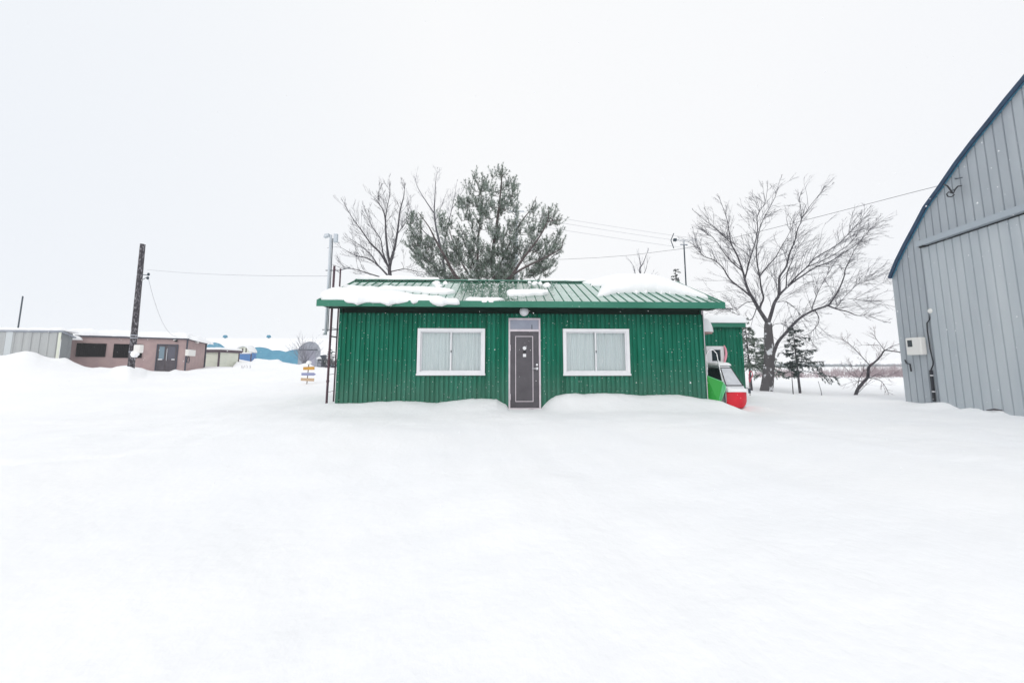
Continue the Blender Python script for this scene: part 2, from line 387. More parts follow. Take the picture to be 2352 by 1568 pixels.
pgrid = np.arange(-900, 3401, 2.0); zgrid = np.interp(pgrid, cp, czz); kk = np.exp(-0.5*(np.arange(-120, 121)*2.0/75)**2); kk /= kk.sum()
zblur = np.convolve(np.pad(zgrid, 120, 'edge'), kk, 'valid'); cgrid = np.convolve(np.pad(np.interp(pgrid, cp, cc), 120, 'edge'), kk, 'valid')
hb = [hl(x, y) for x, y in ((700,926),(772,925),(829,925),(859,922),(914,920.6),(959,922),(1004,925),(1035,920.6),(1080,916),(1125,915),(1141,916),(1150,923),(1163,929),(1168,938),(1241,938.5),
 (1244,937),(1250,928),(1260,918.6),(1275,909),(1301,902.8),(1338,904),(1386,902.8),(1423,904),(1472,907.7),(1523,905.3),(1569,907.7),(1605,913.8),(1622,916),(1649,920),(1666,928.4),(1678,938),(1706,944),(1722,938),(1742,930),(1800,930))]
hbu, hbz = (np.array(k) for k in zip(*hb))
bb = [bl(x, y) for x, y in ((2060,918),(2084,921.5),(2122,926.5),(2181,922.5),(2201,934.4),(2221,942.3),(2240,938.4),(2254,935.4),(2276,948.2),(2296,941.4),(2318,943.3),(2326,953.2),(2352,955.2))]
bbt, bbz = (np.array(k) for k in zip(*bb)); bbt = np.append(bbt, 9.0); bbz = np.append(bbz, 0.02)
print('barn bank', np.round(bbt,2), np.round(bbz,2))
def zg(x, y):
    x = np.asarray(x, float); y = np.asarray(y, float)
    ys = np.maximum(y, 0.05); p = np.clip(1176 + F*x/ys/1.005, -900, 3400); p = np.where(y < 2, np.clip(p, -900, 3400), p)
    zc = np.interp(p, cp, czz); c = np.interp(p, cp, cc)
    t = (ys-8)/(c-8); zb_ = np.interp(p, pgrid, zblur); cb_ = np.interp(p, pgrid, cgrid); sh_ = sstep((ys/c-0.78)/0.2)
    rise = (zb_*sstep((ys-8)/(cb_-8))*0.93)*(1-sh_) + zc*sstep(t)*sh_
    back = np.clip((ys-c)/14, 0, 1); rise = np.where(ys > c, zc*(1-sstep(back)) + np.where(p < 1200, 0.85, 0.0)*sstep(back), rise)
    z = rise * np.where(y < 6, 0, 1)
    r = np.hypot(x, y); far = np.clip(1.4 - r/60, 0, 1)
    z = z + far*(0.10*fbm(x*0.35, y*0.35, 3, 3) + 0.035*fbm(x*1.3+5, y*0.7, 9, 3) + 0.012*fbm(x*4, y*1.6, 21, 2))
    for (ax, ay, bx, by) in ((-13, 5.0, -5.6, 8.6), (-12.4, 4.0, -4.9, 7.7), (-9, 2.6, -3.2, 5.2), (6.5, 3.2, 9.0, 7.0)):
        L = math.hypot(bx-ax, by-ay); q = ((x-ax)*(by-ay) - (y-ay)*(bx-ax))/L + 0.25*fbm(x*0.8, y*0.8, 55, 2); a = ((x-ax)*(bx-ax)+(y-ay)*(by-ay))/L/L
        z = z - 0.035*np.exp(-(q/0.20)**2)*sstep(a*4)*sstep((1-a)*4)*(0.6+0.8*fbm(x*2, y*2, 60, 2))
    z = z + far*0.015*fbm(x*1.6+y*0.9, y*4.2-x*1.2, 91, 4)
    # banks against the cabin front
    dx = x-P0.x; dy = y-P0.y; u = dx*HU.x+dy*HU.y; v = dx*HV.x+dy*HV.y
    bz = np.interp(u, hbu, hbz) + 0.02*fbm(u*5, v*5, 31, 2)
    lat = sstep((u-(uL-1.2))/1.2)*sstep((6.9-u)/0.7)
    w = np.where(v > -0.06, sstep((2.4-v)/0.8), sstep(1+(v+0.06)/1.25)**1.3)*lat
    z = z*(1-w) + bz*w
    # banks against the barn gable
    dx = x-BP.x; dy = y-BP.y; t = dx*BD.x+dy*BD.y; o = dx*BN.x+dy*BN.y
    bz = np.interp(t, bbt, bbz)
    w = np.where(o < 0.05, 1.0, sstep(1-(o-0.05)/0.9))*sstep((t+1.2)/1.1)*sstep((9-t)/1.5)*sstep((o+6)/2)
    z = z*(1-w) + bz*w
    return z
def zgs(x, y): return float(zg(np.array([x]), np.array([y]))[0])

rings = [0.4]
while rings[-1] < 6.5: rings.append(rings[-1]*1.035)
while rings[-1] < 12.5: rings.append(rings[-1]+0.05)
while rings[-1] < 42: rings.append(rings[-1]*1.012)
while rings[-1] < 5000: rings.append(rings[-1]*1.07)
rings = np.array(rings)
ang = np.concatenate([np.arange(-66, 66, 0.17), np.arange(66, 294, 2.0)]); ang = np.radians(ang)
A_, R_ = np.meshgrid(ang, rings, indexing='ij')
gx = R_*np.sin(A_); gy = R_*np.cos(A_); gz = zg(gx, gy)
na, nr = gx.shape
gv = np.stack([gx.ravel(), gy.ravel(), gz.ravel()], 1); gv = np.vstack([gv, [[0, 0, float(gz[:, 0].mean())]]])
idx = np.arange(na*nr).reshape(na, nr); nxt = np.roll(idx, -1, 0)
gf = np.stack([idx[:, :-1], idx[:, 1:], nxt[:, 1:], nxt[:, :-1]], -1).reshape(-1, 4)
me = bpy.data.meshes.new('ground'); nq = len(gf); nt_ = na
me.vertices.add(len(gv)); me.vertices.foreach_set('co', gv.ravel())
loops = np.concatenate([gf[:, ::-1].ravel(), np.stack([np.full(na, na*nr), idx[:, 0], nxt[:, 0]], 1)[:, ::-1].ravel()])
me.loops.add(len(loops)); me.loops.foreach_set('vertex_index', loops.astype(np.int32))
starts = np.concatenate([np.arange(nq)*4, nq*4 + np.arange(nt_)*3]); me.polygons.add(nq+nt_)
me.polygons.foreach_set('loop_start', starts.astype(np.int32))
me.update(calc_edges=True); me.validate()
me.polygons.foreach_set('use_smooth', [True]*len(me.polygons)); me.materials.append(M['ground'])
g = bpy.data.objects.new('ground', me); C.objects.link(g); g['kind'] = 'structure'

# ------------------------------------------------------------------ green cabin
cabin = thing('green_cabin', 'long green corrugated cabin with two white windows and a grey door, snow piled against it', 'cabin', P0)
def win_rect(tl, tr, br, bl_):
    us = [hl(*p) for p in (tl, tr, br, bl_)]
    return (us[0][0]+us[3][0])/2, (us[1][0]+us[2][0])/2, (us[2][1]+us[3][1])/2, (us[0][1]+us[1][1])/2
W1 = win_rect((961,755),(1115,754),(1113,860),(957.5,860)); W2 = win_rect((1292,755.5),(1443.5,755.5),(1446,860.5),(1294,860.5))
DR = (hl(1168, 850)[0], hl(1241.5, 850)[0], 0.0, hl(1204, 731)[1])
print('W', W1, W2, DR)
mb = MB()
ZWT = hl(1400, 722)[1]
corrugated(mb, P0, HU, -HV, uL, uR, -0.4, ZWT, 0.125, 0.032, 0.56, 0.08, [W1, W2, DR])
build('wall', mb, 'green_wall', cabin)
mb = MB(); mb.fbox(P0, HU, HV, uL+0.02, uR-0.02, 0.10, 0.13, ZWT-0.3, ZEB+0.04); mb.fbox(P0, HU, HV, uL+0.02, uR-0.02, 0.0, 0.10, ZWT-0.03, ZWT-0.015); build('eave_shade_board', mb, 'green_dark', cabin)  # added dark board, set back to make the shade band under the eave
mb = MB(); oc = ((1,0,0),(0,1,0),(-1,0,0),(0,-1,0),(0,0,1),(0,0,-1))
for row in (724, 742, 776, 801, 827, 852, 876, 898):
    zq = hl(1204, row)[1]; uu = uL+0.035
    while uu < uR-0.02:
        if random.random() < 0.75 and not any(w[0]-.03 < uu < w[1]+.03 and w[2]-.03 < zq < w[3]+.03 for w in (W1, W2, DR)):
            c_ = H(uu, -0.036, zq); n_ = len(mb.v); r_ = random.uniform(0.005, 0.011)
            mb.v += [tuple(c_ + Vector(d)*r_) for d in oc]; mb.f += [(n_, n_+1, n_+4), (n_+1, n_+2, n_+4), (n_+2, n_+3, n_+4), (n_+3, n_, n_+4), (n_+1, n_, n_+5), (n_+2, n_+1, n_+5), (n_+3, n_+2, n_+5), (n_, n_+3, n_+5)]
        uu += 0.25
o = build('screw_heads', mb, 'snow', cabin); o['kind'] = 'stuff'
VB = 2*VR + 0.5 - 0.0 - 0.5
VBK = 2*VR - VE - 0.5 + (-0.5)   # back wall
VBK = 2*VR
def ztop_side(v):
    return ZET + (ZR-ZET)*(1-abs(v-VR)/(VR-VE)) - 0.05
for us, nn in ((uL, -HU), (uR, HU)):
    mb = MB(); corrugated(mb, H(us, 0, 0), HV, nn, 0, VBK, -0.4, ztop_side, 0.125, 0.022, 0.52, 0.1); build('wall', mb, 'green_wall', cabin)
mb = MB(); corrugated(mb, H(0, VBK, 0), HU, HV, uL, uR, -0.4, ZEB+0.12, 0.125, 0.022, 0.52, 0.1); build('wall', mb, 'green_wall', cabin)
# roof: two slopes of standing-seam sheet
sl = Vector((0, VR-VE, ZR-ZET)); SL = math.hypot(VR-VE, ZR-ZET)
Sd = (HV*(VR-VE) + Z*(ZR-ZET)).normalized(); Sn = HU.cross(Sd); Sn = Sn if Sn.z > 0 else -Sn
def RF(u, s, t=0.0): return H(u, VE, ZET) + Sd*s + Sn*t
Sdb = (-HV*(VR-VE) + Z*(ZR-ZET)).normalized(); Snb = HU.cross(Sdb); Snb = Snb if Snb.z > 0 else -Snb
def RB(u, s, t=0.0): return H(u, 2*VR-VE, ZET) + Sdb*s + Snb*t
mb = MB()
for fr in (RF, RB):
    c = [fr(UEL, 0, -0.03), fr(UER, 0, -0.03), fr(UER, SL, -0.03), fr(UEL, SL, -0.03), fr(UEL, 0), fr(UER, 0), fr(UER, SL), fr(UEL, SL)]
    mb.hexa(c)
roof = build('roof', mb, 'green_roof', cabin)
mb = MB()
u = UEL + 0.02
while u < UER:
    for fr in (RF, RB):
        mb.hexa([fr(u-0.008, 0.01, 0.001), fr(u+0.008, 0.01, 0.001), fr(u+0.008, SL-0.02, 0.001), fr(u-0.008, SL-0.02, 0.001),
                 fr(u-0.006, 0.01, 0.017), fr(u+0.006, 0.01, 0.017), fr(u+0.006, SL-0.02, 0.017), fr(u-0.006, SL-0.02, 0.017)])
    u += 0.2445
build('seams', mb, 'green_seam', roof)
mb = MB()
mb.hexa([RF(UEL-.01, SL-0.14, 0.036), RF(UER+.01, SL-0.14, 0.036), RF(UER+.01, SL, 0.036), RF(UEL-.01, SL, 0.036), RF(UEL-.01, SL-0.14, 0.045), RF(UER+.01, SL-0.14, 0.045), RF(UER+.01, SL+0.012, 0.045), RF(UEL-.01, SL+0.012, 0.045)])
mb.hexa([RB(UEL-.01, SL-0.14, 0.036), RB(UER+.01, SL-0.14, 0.036), RB(UER+.01, SL, 0.036), RB(UEL-.01, SL, 0.036), RB(UEL-.01, SL-0.14, 0.045), RB(UER+.01, SL-0.14, 0.045), RB(UER+.01, SL+0.012, 0.0425), RB(UEL-.01, SL+0.012, 0.0425)])
build('ridge_cap', mb, 'green_trim', roof)
mb = MB()
mb.fbox(P0, HU, HV, UEL-0.012, UER+0.012, VE-0.03, VE-0.002, ZEB, ZET+0.012)
mb.fbox(P0, HU, HV, UEL-0.012, UER+0.012, 2*VR-VE+0.002, 2*VR-VE+0.03, ZEB, ZET+0.012)
build('fascia', mb, 'green_trim', roof)
for ue, sg in ((UEL, -1), (UER, 1)):
    mb = MB()
    for fr in (RF, RB):
        a, b = (ue-0.002, ue-0.024) if sg < 0 else (ue+0.002, ue+0.024)
        mb.hexa([fr(a, 0.0, -0.15), fr(b, 0.0, -0.15), fr(b, SL, -0.15), fr(a, SL, -0.15), fr(a, 0.0, 0.02), fr(b, 0.0, 0.02), fr(b, SL, 0.02), fr(a, SL, 0.02)])
    build('barge_board', mb, 'green_trim', roof)
mb = MB()
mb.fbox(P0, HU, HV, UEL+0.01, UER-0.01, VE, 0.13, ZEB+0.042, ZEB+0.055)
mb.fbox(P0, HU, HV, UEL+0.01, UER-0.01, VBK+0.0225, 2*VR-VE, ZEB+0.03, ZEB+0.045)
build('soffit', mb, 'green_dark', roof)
# windows: white outer frame, two sliding sashes, panes, lace curtain
def cabin_window(Wr):
    u0, u1, z0, z1 = Wr; fw = 0.08
    f = MB(); 
    f.fbox(P0, HU, HV, u0, u1, -0.06, 0.05, z0, z0+fw); f.fbox(P0, HU, HV, u0, u1, -0.06, 0.05, z1-fw, z1)
    f.fbox(P0, HU, HV, u0, u0+fw, -0.06, 0.05, z0+fw, z1-fw); f.fbox(P0, HU, HV, u1-fw, u1, -0.06, 0.05, z0+fw, z1-fw)
    f.fbox(P0, HU, HV, u0-0.015, u1+0.015, -0.078, -0.0605, z0-0.02, z0+0.03)
    w = build('window', f, 'white_paint', cabin)
    um = (u0+u1)/2 - 0.005; sw = 0.034; sashes = MB()
    for (a, b, vv) in ((u0+fw, um+0.026, 0.012), (um-0.026, u1-fw, -0.022)):
        za, zb = z0+fw, z1-fw
        sashes.fbox(P0, HU, HV, a, b, vv, vv+0.026, za, za+sw); sashes.fbox(P0, HU, HV, a, b, vv, vv+0.026, zb-sw, zb)
        sashes.fbox(P0, HU, HV, a, a+sw, vv, vv+0.026, za+sw, zb-sw); sashes.fbox(P0, HU, HV, b-sw, b, vv, vv+0.026, za+sw, zb-sw)
        p = MB(); q = vv+0.012; p.quad(H(a+sw, q, za+sw), H(b-sw, q, za+sw), H(b-sw, q, zb-sw), H(a+sw, q, zb-sw)); build('pane', p, 'glass', w)
    build('sash', sashes, 'white_paint', w)
    lk = MB(); lk.fbox(P0, HU, HV, um-0.012, um+0.012, -0.034, -0.0225, (z0+z1)/2-0.03, (z0+z1)/2+0.03); build('latch', lk, 'dark_steel', w)
    cu = MB(); n = 170; c0, c1 = u0+0.06, u1-0.06; prev = None
    for i in range(n+1):
        uu = c0 + (c1-c0)*i/n
        d = 0.062 + 0.011*math.sin(uu*62 + 1.3*math.sin(uu*9)) + 0.008*math.sin(uu*31+2) + 0.004*math.sin(uu*141)
        col = [H(uu + 0.006*math.sin(k*1.3+uu*20), d*(0.9+0.05*k), z0+0.05 + (z1-z0-0.1)*k/3) for k in range(4)]
        if prev:
            for k in range(3): cu.quad(prev[k], col[k], col[k+1], prev[k+1])
        prev = col
    build('curtain', cu, 'curtain', w, smooth=True)
    rm = MB(); rm.fbox(P0, HU, HV, u0, u1, 0.26, 0.28, z0, z1); build('reveal', rm, 'dark_room', w)
cabin_window(W1); cabin_window(W2)
# door
u0, u1, z0, z1 = DR; zt = hl(1204, 759)[1]
f = MB(); fw = 0.045
f.fbox(P0, HU, HV, u0, u0+fw, -0.05, 0.06, 0.0, z1); f.fbox(P0, HU, HV, u1-fw, u1, -0.05, 0.06, 0.0, z1)
f.fbox(P0, HU, HV, u0+fw, u1-fw, -0.05, 0.06, z1-0.05, z1); f.fbox(P0, HU, HV, u0+fw, u1-fw, -0.05, 0.06, zt-0.03, zt+0.03)
f.fbox(P0, HU, HV, u0, u1, -0.07, 0.06, -0.03, -0.002)
fr_ = build('door_frame', f, 'pink_frame', cabin)
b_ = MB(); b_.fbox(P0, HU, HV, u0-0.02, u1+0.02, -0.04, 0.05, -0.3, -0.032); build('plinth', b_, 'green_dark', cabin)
d = MB(); d.fbox(P0, HU, HV, u0+fw+0.004, u1-fw-0.004, -0.028, 0.012, 0.004, zt-0.034)
door = build('door', d, 'door_grey', cabin)
da, db = hl(1184, 770), hl(1224, 922)
iu0, iu1 = hl(1183.5, 850)[0], hl(1224.5, 850)[0]; iz1 = hl(1204, 772)[1]; iz0 = hl(1204, 922)[1]
m_ = MB(); t_ = 0.018
m_.fbox(P0, HU, HV, iu0, iu1, -0.040, -0.0285, iz0, iz0+t_); m_.fbox(P0, HU, HV, iu0, iu1, -0.040, -0.0285, iz1-t_, iz1)
m_.fbox(P0, HU, HV, iu0, iu0+t_, -0.040, -0.0285, iz0+t_, iz1-t_); m_.fbox(P0, HU, HV, iu1-t_, iu1, -0.040, -0.0285, iz0+t_, iz1-t_)
build('moulding', m_, 'pink_frame', door)
def disc(mb, u, z, r, va, vb, n=20):
    mb.prism([H(u + r*math.cos(2*math.pi*i/n), va, z + r*math.sin(2*math.pi*i/n)) for i in range(n)], HV*(vb-va))
cu_, cz_ = hl(1204.5, 799.5); k_ = MB(); disc(k_, cu_, cz_, 0.05, -0.045, -0.0285); build('door_bell', k_, 'white_paint', door)
k_ = MB(); kz = hl(1204.5, 808)[1]; k_.prism([H(cu_-0.05, -0.05, kz-0.025), H(cu_+0.05, -0.05, kz-0.025), H(cu_+0.03, -0.05, kz+0.03), H(cu_-0.03, -0.05, kz+0.03)], HV*0.0215); build('peephole', k_, 'black', door)
k_ = MB(); kz = hl(1204.5, 816)[1]; k_.fbox(P0, HU, HV, cu_-0.042, cu_+0.042, -0.038, -0.0285, kz-0.042, kz+0.042); build('notice_tag', k_, 'white_paint', door)
hz = hl(1230, 846)[1]; hu = hl(1233, 846)[0]
k_ = MB(); disc(k_, hu, hz, 0.036, -0.045, -0.0285); k_.tube([H(hu, -0.045, hz), H(hu, -0.085, hz), H(hu-0.03, -0.09, hz), H(hu-0.14, -0.088, hz+0.004)], [0.014, 0.014, 0.015, 0.012], 8); build('handle', k_, 'chrome', door, smooth=False)
k_ = MB(); disc(k_, hu, hl(1230, 837.5)[1], 0.028, -0.045, -0.0285); build('lock', k_, 'chrome', door)
for yy in (798, 928-2):
    k_ = MB(); q = hl(1170.5, yy if yy < 900 else 910)[1]; k_.tube([H(u0+fw, -0.055, q-0.09), H(u0+fw, -0.055, q+0.07)], 0.014, 8); build('hinge', k_, 'pink_frame', door)
t_ = MB(); t_.fbox(P0, HU, HV, u0+fw+0.002, u1-fw-0.002, -0.018, -0.008, zt+0.032, z1-0.052); tr = build('transom_window', t_, 'transom', cabin)
k_ = MB(); lu, lz = hl(1221.5, 750); k_.fbox(P0, HU, HV, lu-0.008, lu+0.008, -0.03, -0.0185, zt+0.034, zt+0.16); build('latch', k_, 'black', tr)
lu, lz = hl(1204, 715, -0.08)
k_ = MB(); disc(k_, lu, lz, 0.125, -0.06, -0.022, 28); wl = build('wall_lamp', k_, 'white_paint', cabin)
k_ = MB(); k_.ball(H(lu, -0.07, lz), 0.112, 24, 12, (1, 0.75, 1)); build('globe', k_, 'lamp', wl, smooth=True)
k_ = MB(); k_.tube([H(uR+0.03, 0.035, -0.1), H(uR+0.03, 0.035, ZEB+0.03)], 0.03, 10); build('downpipe', k_, 'pink_frame', cabin)
# awning over the side door on the right wall
AZ = at(1640, 766, 10.35).z; av0, av1 = 0.55, 1.55
mb = MB(); mb.hexa([H(uR+.0225, av0, AZ), H(uR+0.62, av0, AZ-0.03), H(uR+0.62, av1, AZ-0.03), H(uR+.0225, av1, AZ), H(uR+.0225, av0, AZ+0.06), H(uR+0.62, av0, AZ+0.03), H(uR+0.62, av1, AZ+0.03), H(uR+.0225, av1, AZ+0.06)])
aw = build('awning', mb, 'awning_edge', cabin)
for vv in (av0+0.06, av1-0.1):
    mb = MB(); mb.prism([H(uR+.0225, vv, AZ-0.003), H(uR+0.45, vv, AZ-0.026), H(uR+.0225, vv, AZ-0.22)], HV*0.04); build('bracket', mb, 'awning', aw)
snow_blob('snow_slab', [(uR+.03, av0-0.03), (uR+0.66, av0-0.03), (uR+0.68, av1), (uR+.03, av1)], lambda a, b, t: H(a, b, AZ+0.062-0.04*(a-uR)/0.6*(0.6) + t), 0.40, 0.14, 0.03, 0.2,
          label='thick block of snow on the small awning beside the annex', seed=5)

# ---- snow on the cabin roof
def rs(px, py):
    p = hit(px, py, H(0, VE, ZET), Sn) - H(0, VE, ZET); return (p.dot(HU), p.dot(Sd))
def zA(pts): return [rs((860+x/4.356)*.81667, (760+y/4.356)*.81667) for x, y in pts]
def zB(pts): return [rs((1400+x/3.36)*.81667, (760+y/3.36)*.81667) for x, y in pts]
G = 'snow lying on the cabin roof'
def tL(a, b): return 1 + 0.35*sstep((uL+1.6-a)/2.0)
o1 = zA([(400,240),(720,262),(1000,285),(1250,312),(1560,345),(1870,378),(1880,392),(1640,400)])
o1 = [(UEL+0.06, -0.02), (UEL+0.0, 0.25), (UEL+0.03, 0.85)] + o1 + [(o1[-1][0]-0.3, -0.03), (UEL+2.6, -0.06), (UEL+2.45, -0.13), (UEL+2.35, -0.05), (UEL+2.0, -0.09), (UEL+1.85, -0.16), (UEL+1.6, -0.10), (UEL+1.2, -0.05), (UEL+1.05, -0.14), (UEL+0.95, -0.05), (UEL+0.72, -0.02)]
snow_blob('snow_slab', o1, RF, 0.125, 0.13, 0.025, 0.5, 0.045, 'long thick snow slab sagging over the left eave of the green cabin', seed=11, sag=0.45, group=G, tfun=tL)
snow_blob('snow_slab', zA([(440,222),(500,200),(860,214),(1250,222),(1640,228),(1800,258),(1860,280),(1760,300),(1450,292),(1230,268),(1000,262),(720,243)]), RF, 0.075, 0.06, 0.02, 0.6, 0.05,
          'narrow snow shelf above the long slab on the left of the cabin roof', seed=12, group=G)
def RG(a, b, t): return H(a, VR + b, ZR + 0.03 - 0.30*abs(b)) + Z*t
def rg(px): return hl(px, 645, VR)[0]
snow_blob('snow_slab', [(rg(822), -0.07), (rg(900), -0.06), (rg(985), -0.05), (rg(1010), 0.0), (rg(1010), 0.4), (rg(822), 0.4)], RG, 0.13, 0.12, 0.03, 0.5, 0.03, 'thin snow cap along the left end of the cabin ridge', seed=13, group=G)
for (a, b, tt, lab) in ((1075, 1100, .05, 'left of two low snow crusts on the ridge in front of the pine'), (1120, 1138, .04, 'right of two low snow crusts on the ridge in front of the pine'), (1240, 1352, .08, 'low snow strip on the ridge right of the pine')):
    snow_blob('snow_patch', [(rg(a), -0.04), (rg(b), -0.04), (rg(b), 0.2), (rg(a), 0.2)], RG, tt, 0.07, 0.03, 0.6, 0.03, lab, seed=int(a), group=G)
snow_blob('snow_patch', zA([(1965,372),(2010,345),(2352,345),(2430,360),(2380,380),(2200,388),(2040,388)]), RF, 0.06, 0.045, 0.018, 0.6, 0.05, 'long low snow lump just above the eave left of the door lamp', seed=14, group=G)
snow_blob('snow_patch', zB([(72,232),(110,200),(280,195),(470,205),(478,225),(420,236),(240,245),(110,250)]), RF, 0.08, 0.045, 0.018, 0.6, 0.055, 'oblong snow lump on the roof above the door lamp', seed=15, group=G)
i = 0
for (cx, cy, w, h, lab) in ((300,116,24,10,'snow clod by the ridge, leftmost of the four right of the pine'),(350,130,28,14,'snow clod by the ridge, second of the four right of the pine'),(405,126,26,13,'snow clod by the ridge, third of the four right of the pine'),(465,145,34,17,'rounded snow clod lowest of the four right of the pine')):
    i += 1; snow_blob('snow_patch', zB([(cx-w,cy),(cx-w*.5,cy-h),(cx+w*.5,cy-h),(cx+w,cy),(cx+w*.5,cy+h),(cx-w*.5,cy+h)]), RF, 0.045, 0.04, 0.014, 0.8, 0.035, lab, seed=50+i, group=G)
for (cx, cy, w, h, lab) in ((1600,165,52,20,'wide snow clod near the ridge left of the pine'),(1710,158,34,20,'small round snow clod near the ridge below the pine'),(1625,200,42,15,'flat snow clod just above the narrow shelf on the left roof')):
    i += 1; snow_blob('snow_patch', zA([(cx-w,cy),(cx-w*.5,cy-h),(cx+w*.5,cy-h),(cx+w,cy),(cx+w*.5,cy+h),(cx-w*.5,cy+h)]), RF, 0.045, 0.04, 0.014, 0.8, 0.035, lab, seed=50+i, group=G)
def tR(a, b): return (0.22 + 0.78*sstep((a-(UER-3.9))/2.3))*(0.45+0.55*sstep((UER-0.1-a)/1.1))
o6 = zB([(940,246),(1020,244),(1130,215),(1500,208),(1800,240),(1990,264)]) 
o6 = o6 + [(UER-0.12, o6[-1][1]+0.15), (UER-0.10, SL*0.8), (UER-0.25, SL+0.10), (UER-2.2, SL+0.30), (UER-3.3, SL*0.95), (o6[0][0]+0.45, SL*0.72)]
snow_blob('snow_slab', o6, RF, 0.33, 0.46, 0.03, 0.10, 0.014, 'big domed snow slab on the right end of the cabin roof', seed=16, group=G, tfun=tR)
snow_blob('snow_slab', zB([(872,150),(950,152),(1040,160),(1140,150)]) + [(zB([(1160,110)])[0][0], SL+0.1), (zB([(900,110)])[0][0]+0.05, SL+0.02)], RF, 0.10, 0.12, 0.025, 0.4, 0.02, 'snow wedge beside the ridge just left of the big domed slab', seed=17, group=G)
for k, (cx, cy) in enumerate(((1310,215),(1400,212),(1545,218),(1625,217),(1790,224),(1140,222))):
    w = 14 if k % 2 else 22
    snow_blob('snow_patch', zB([(cx-w,cy),(cx,cy-9),(cx+w,cy),(cx,cy+9)]), RF, 0.05, 0.04, 0.02, 0.5, 0.015, 'small snow crumb below the edge of the big domed slab', seed=70+k, group='snow crumbs under the domed slab')

# fine wet crumbs of snow over the middle of the roof
mb = MB(); oc = ((1,0,0),(0,1,0),(-1,0,0),(0,-1,0),(0,0,0.7),(0,0,-0.7))
ua, ub = zA([(1560, 200)])[0][0], zB([(560, 200)])[0][0]
for k in range(520):
    a = random.gauss((ua+ub)/2, (ub-ua)*0.30); b = random.uniform(0.03, SL-0.1)
    if not (ua-0.6 < a < ub+0.5): continue
    r_ = random.uniform(0.006, 0.020)*(1.6 if random.random() < .1 else 1); c_ = RF(a, b, r_*0.3); n_ = len(mb.v)
    mb.v += [tuple(c_ + HU*(d[0]*r_*1.5) + Sd*(d[1]*r_*1.2) + Sn*(d[2]*r_)) for d in oc]
    mb.f += [(n_, n_+1, n_+4), (n_+1, n_+2, n_+4), (n_+2, n_+3, n_+4), (n_+3, n_, n_+4), (n_+1, n_, n_+5), (n_+2, n_+1, n_+5), (n_+3, n_+2, n_+5), (n_, n_+3, n_+5)]
o = build('snow_crumbs', mb, 'snow', None, True); o['kind'] = 'stuff'

# ------------------------------------------------------------------ annex
AY = 11.45; AP = at(1660, 900, AY); AP.z = 0
ax1 = (at(1703, 760, AY) - P0).dot(HU) ; av = (at(1703, 760, AY) - P0).dot(HV)
az1 = at(1690, 742, AY).z
annex = thing('green_annex', 'low green corrugated lean-to at the right end of the cabin under a flat snow slab', 'annex', H(ax1-1, av, 0))
awl = (hl(1621, 812, av)[0], hl(1661, 812, av)[0], hl(1640, 836, av)[1], hl(1640, 795, av)[1])
mb = MB(); corrugated(mb, H(0, av, 0), HU, -HV, uR+0.024, ax1, -0.4, az1-0.02, 0.125, 0.022, 0.52, 0.1, [awl]); build('wall', mb, 'green_wall', annex)
mb = MB(); corrugated(mb, H(ax1, av, 0), HV, HU, 0, 1.6, -0.4, az1-0.02, 0.125, 0.022, 0.52, 0.1); build('wall', mb, 'green_wall', annex)
mb = MB(); mb.fbox(P0, HU, HV, uR+0.3, ax1+0.06, av-0.14, av+1.7, az1-0.15, az1-0.002); build('roof', mb, 'green_trim', annex)
u0, u1, z0, z1 = awl
pu0, pu1, pz0, pz1 = hl(1633, 815, av)[0], hl(1653.5, 815, av)[0], hl(1643, 829, av)[1], hl(1643, 803, av)[1]
f = MB(); f.fbox(P0, HU, HV, u0, pu0, av-0.05, av+0.03, z0, z1); f.fbox(P0, HU, HV, pu1, u1, av-0.05, av+0.03, z0, z1)
f.fbox(P0, HU, HV, pu0, pu1, av-0.05, av+0.03, z0, pz0); f.fbox(P0, HU, HV, pu0, pu1, av-0.05, av+0.03, pz1, z1)
w = build('window', f, 'white_paint', annex)
f = MB(); f.fbox(P0, HU, HV, pu0, pu1, av-0.01, av, pz0, pz1); build('pane', f, 'teal_glass', w)
f = MB(); f.fbox(P0, HU, HV, u0, u1+0.02, av-0.09, av-0.051, z0-0.03, z0-0.004); build('sill', f, 'dark_steel', w)
snow_blob('snow_slab', [(uR+0.05, av-0.17), (ax1+0.1, av-0.17), (ax1+0.1, av+1.7), (uR+0.05, av+1.7)], lambda a, b, t: H(a, b, az1+0.003+t), 0.27, 0.12, 0.04, 0.2, label='flat thick snow slab on the annex roof', seed=18)
mb = MB(); hp = [at(x, y, AY-0.12) for x, y in ((1663,793),(1666,800),(1668,812),(1666.5,822),(1664,832),(1664,842))]
mb.tube(hp, [0.015, 0.03, 0.036, 0.036, 0.03, 0.025], 8); tag(build('hose', mb, 'pink', None, True, origin=hp[-1]), 'bent pink hose hanging on the annex wall beside its window', 'hose')

# ------------------------------------------------------------------ little white vehicle with red nose, and the green snow scoop
VY = 9.75
vb = at(1697, 941, VY - 0.1); vx = vb.x
veh = thing('utility_vehicle', 'tiny white cab vehicle with snowy windscreen and red nose parked by the annex', 'vehicle', (vx, VY, 0))
def vp(px, py, Y=VY): return at(px, py, Y)
D1 = 1.1   # how far the body runs back
nl, nr = vp(1667, 925).x, vp(1716, 925).x
zb_, zn, zw, zr_ = vp(1690, 936).z, vp(1690, 899).z, vp(1690, 888).z, at(1660, 843, VY+0.35).z
sidex = vp(1655, 900).x
mb = MB()   # cab shell: side profile swept across the width (pillars and doors)
prof = [(VY+0.02, zb_+0.02), (VY, zn), (VY+0.03, zw), (VY+0.42, zr_), (VY+0.5, zr_+0.05), (VY+D1, zr_+0.05), (VY+D1, zb_+0.05)]
sh = 0.30
def xo(z): return sh*max(0.0, (z - zn))/(zr_ - zn)*0.45
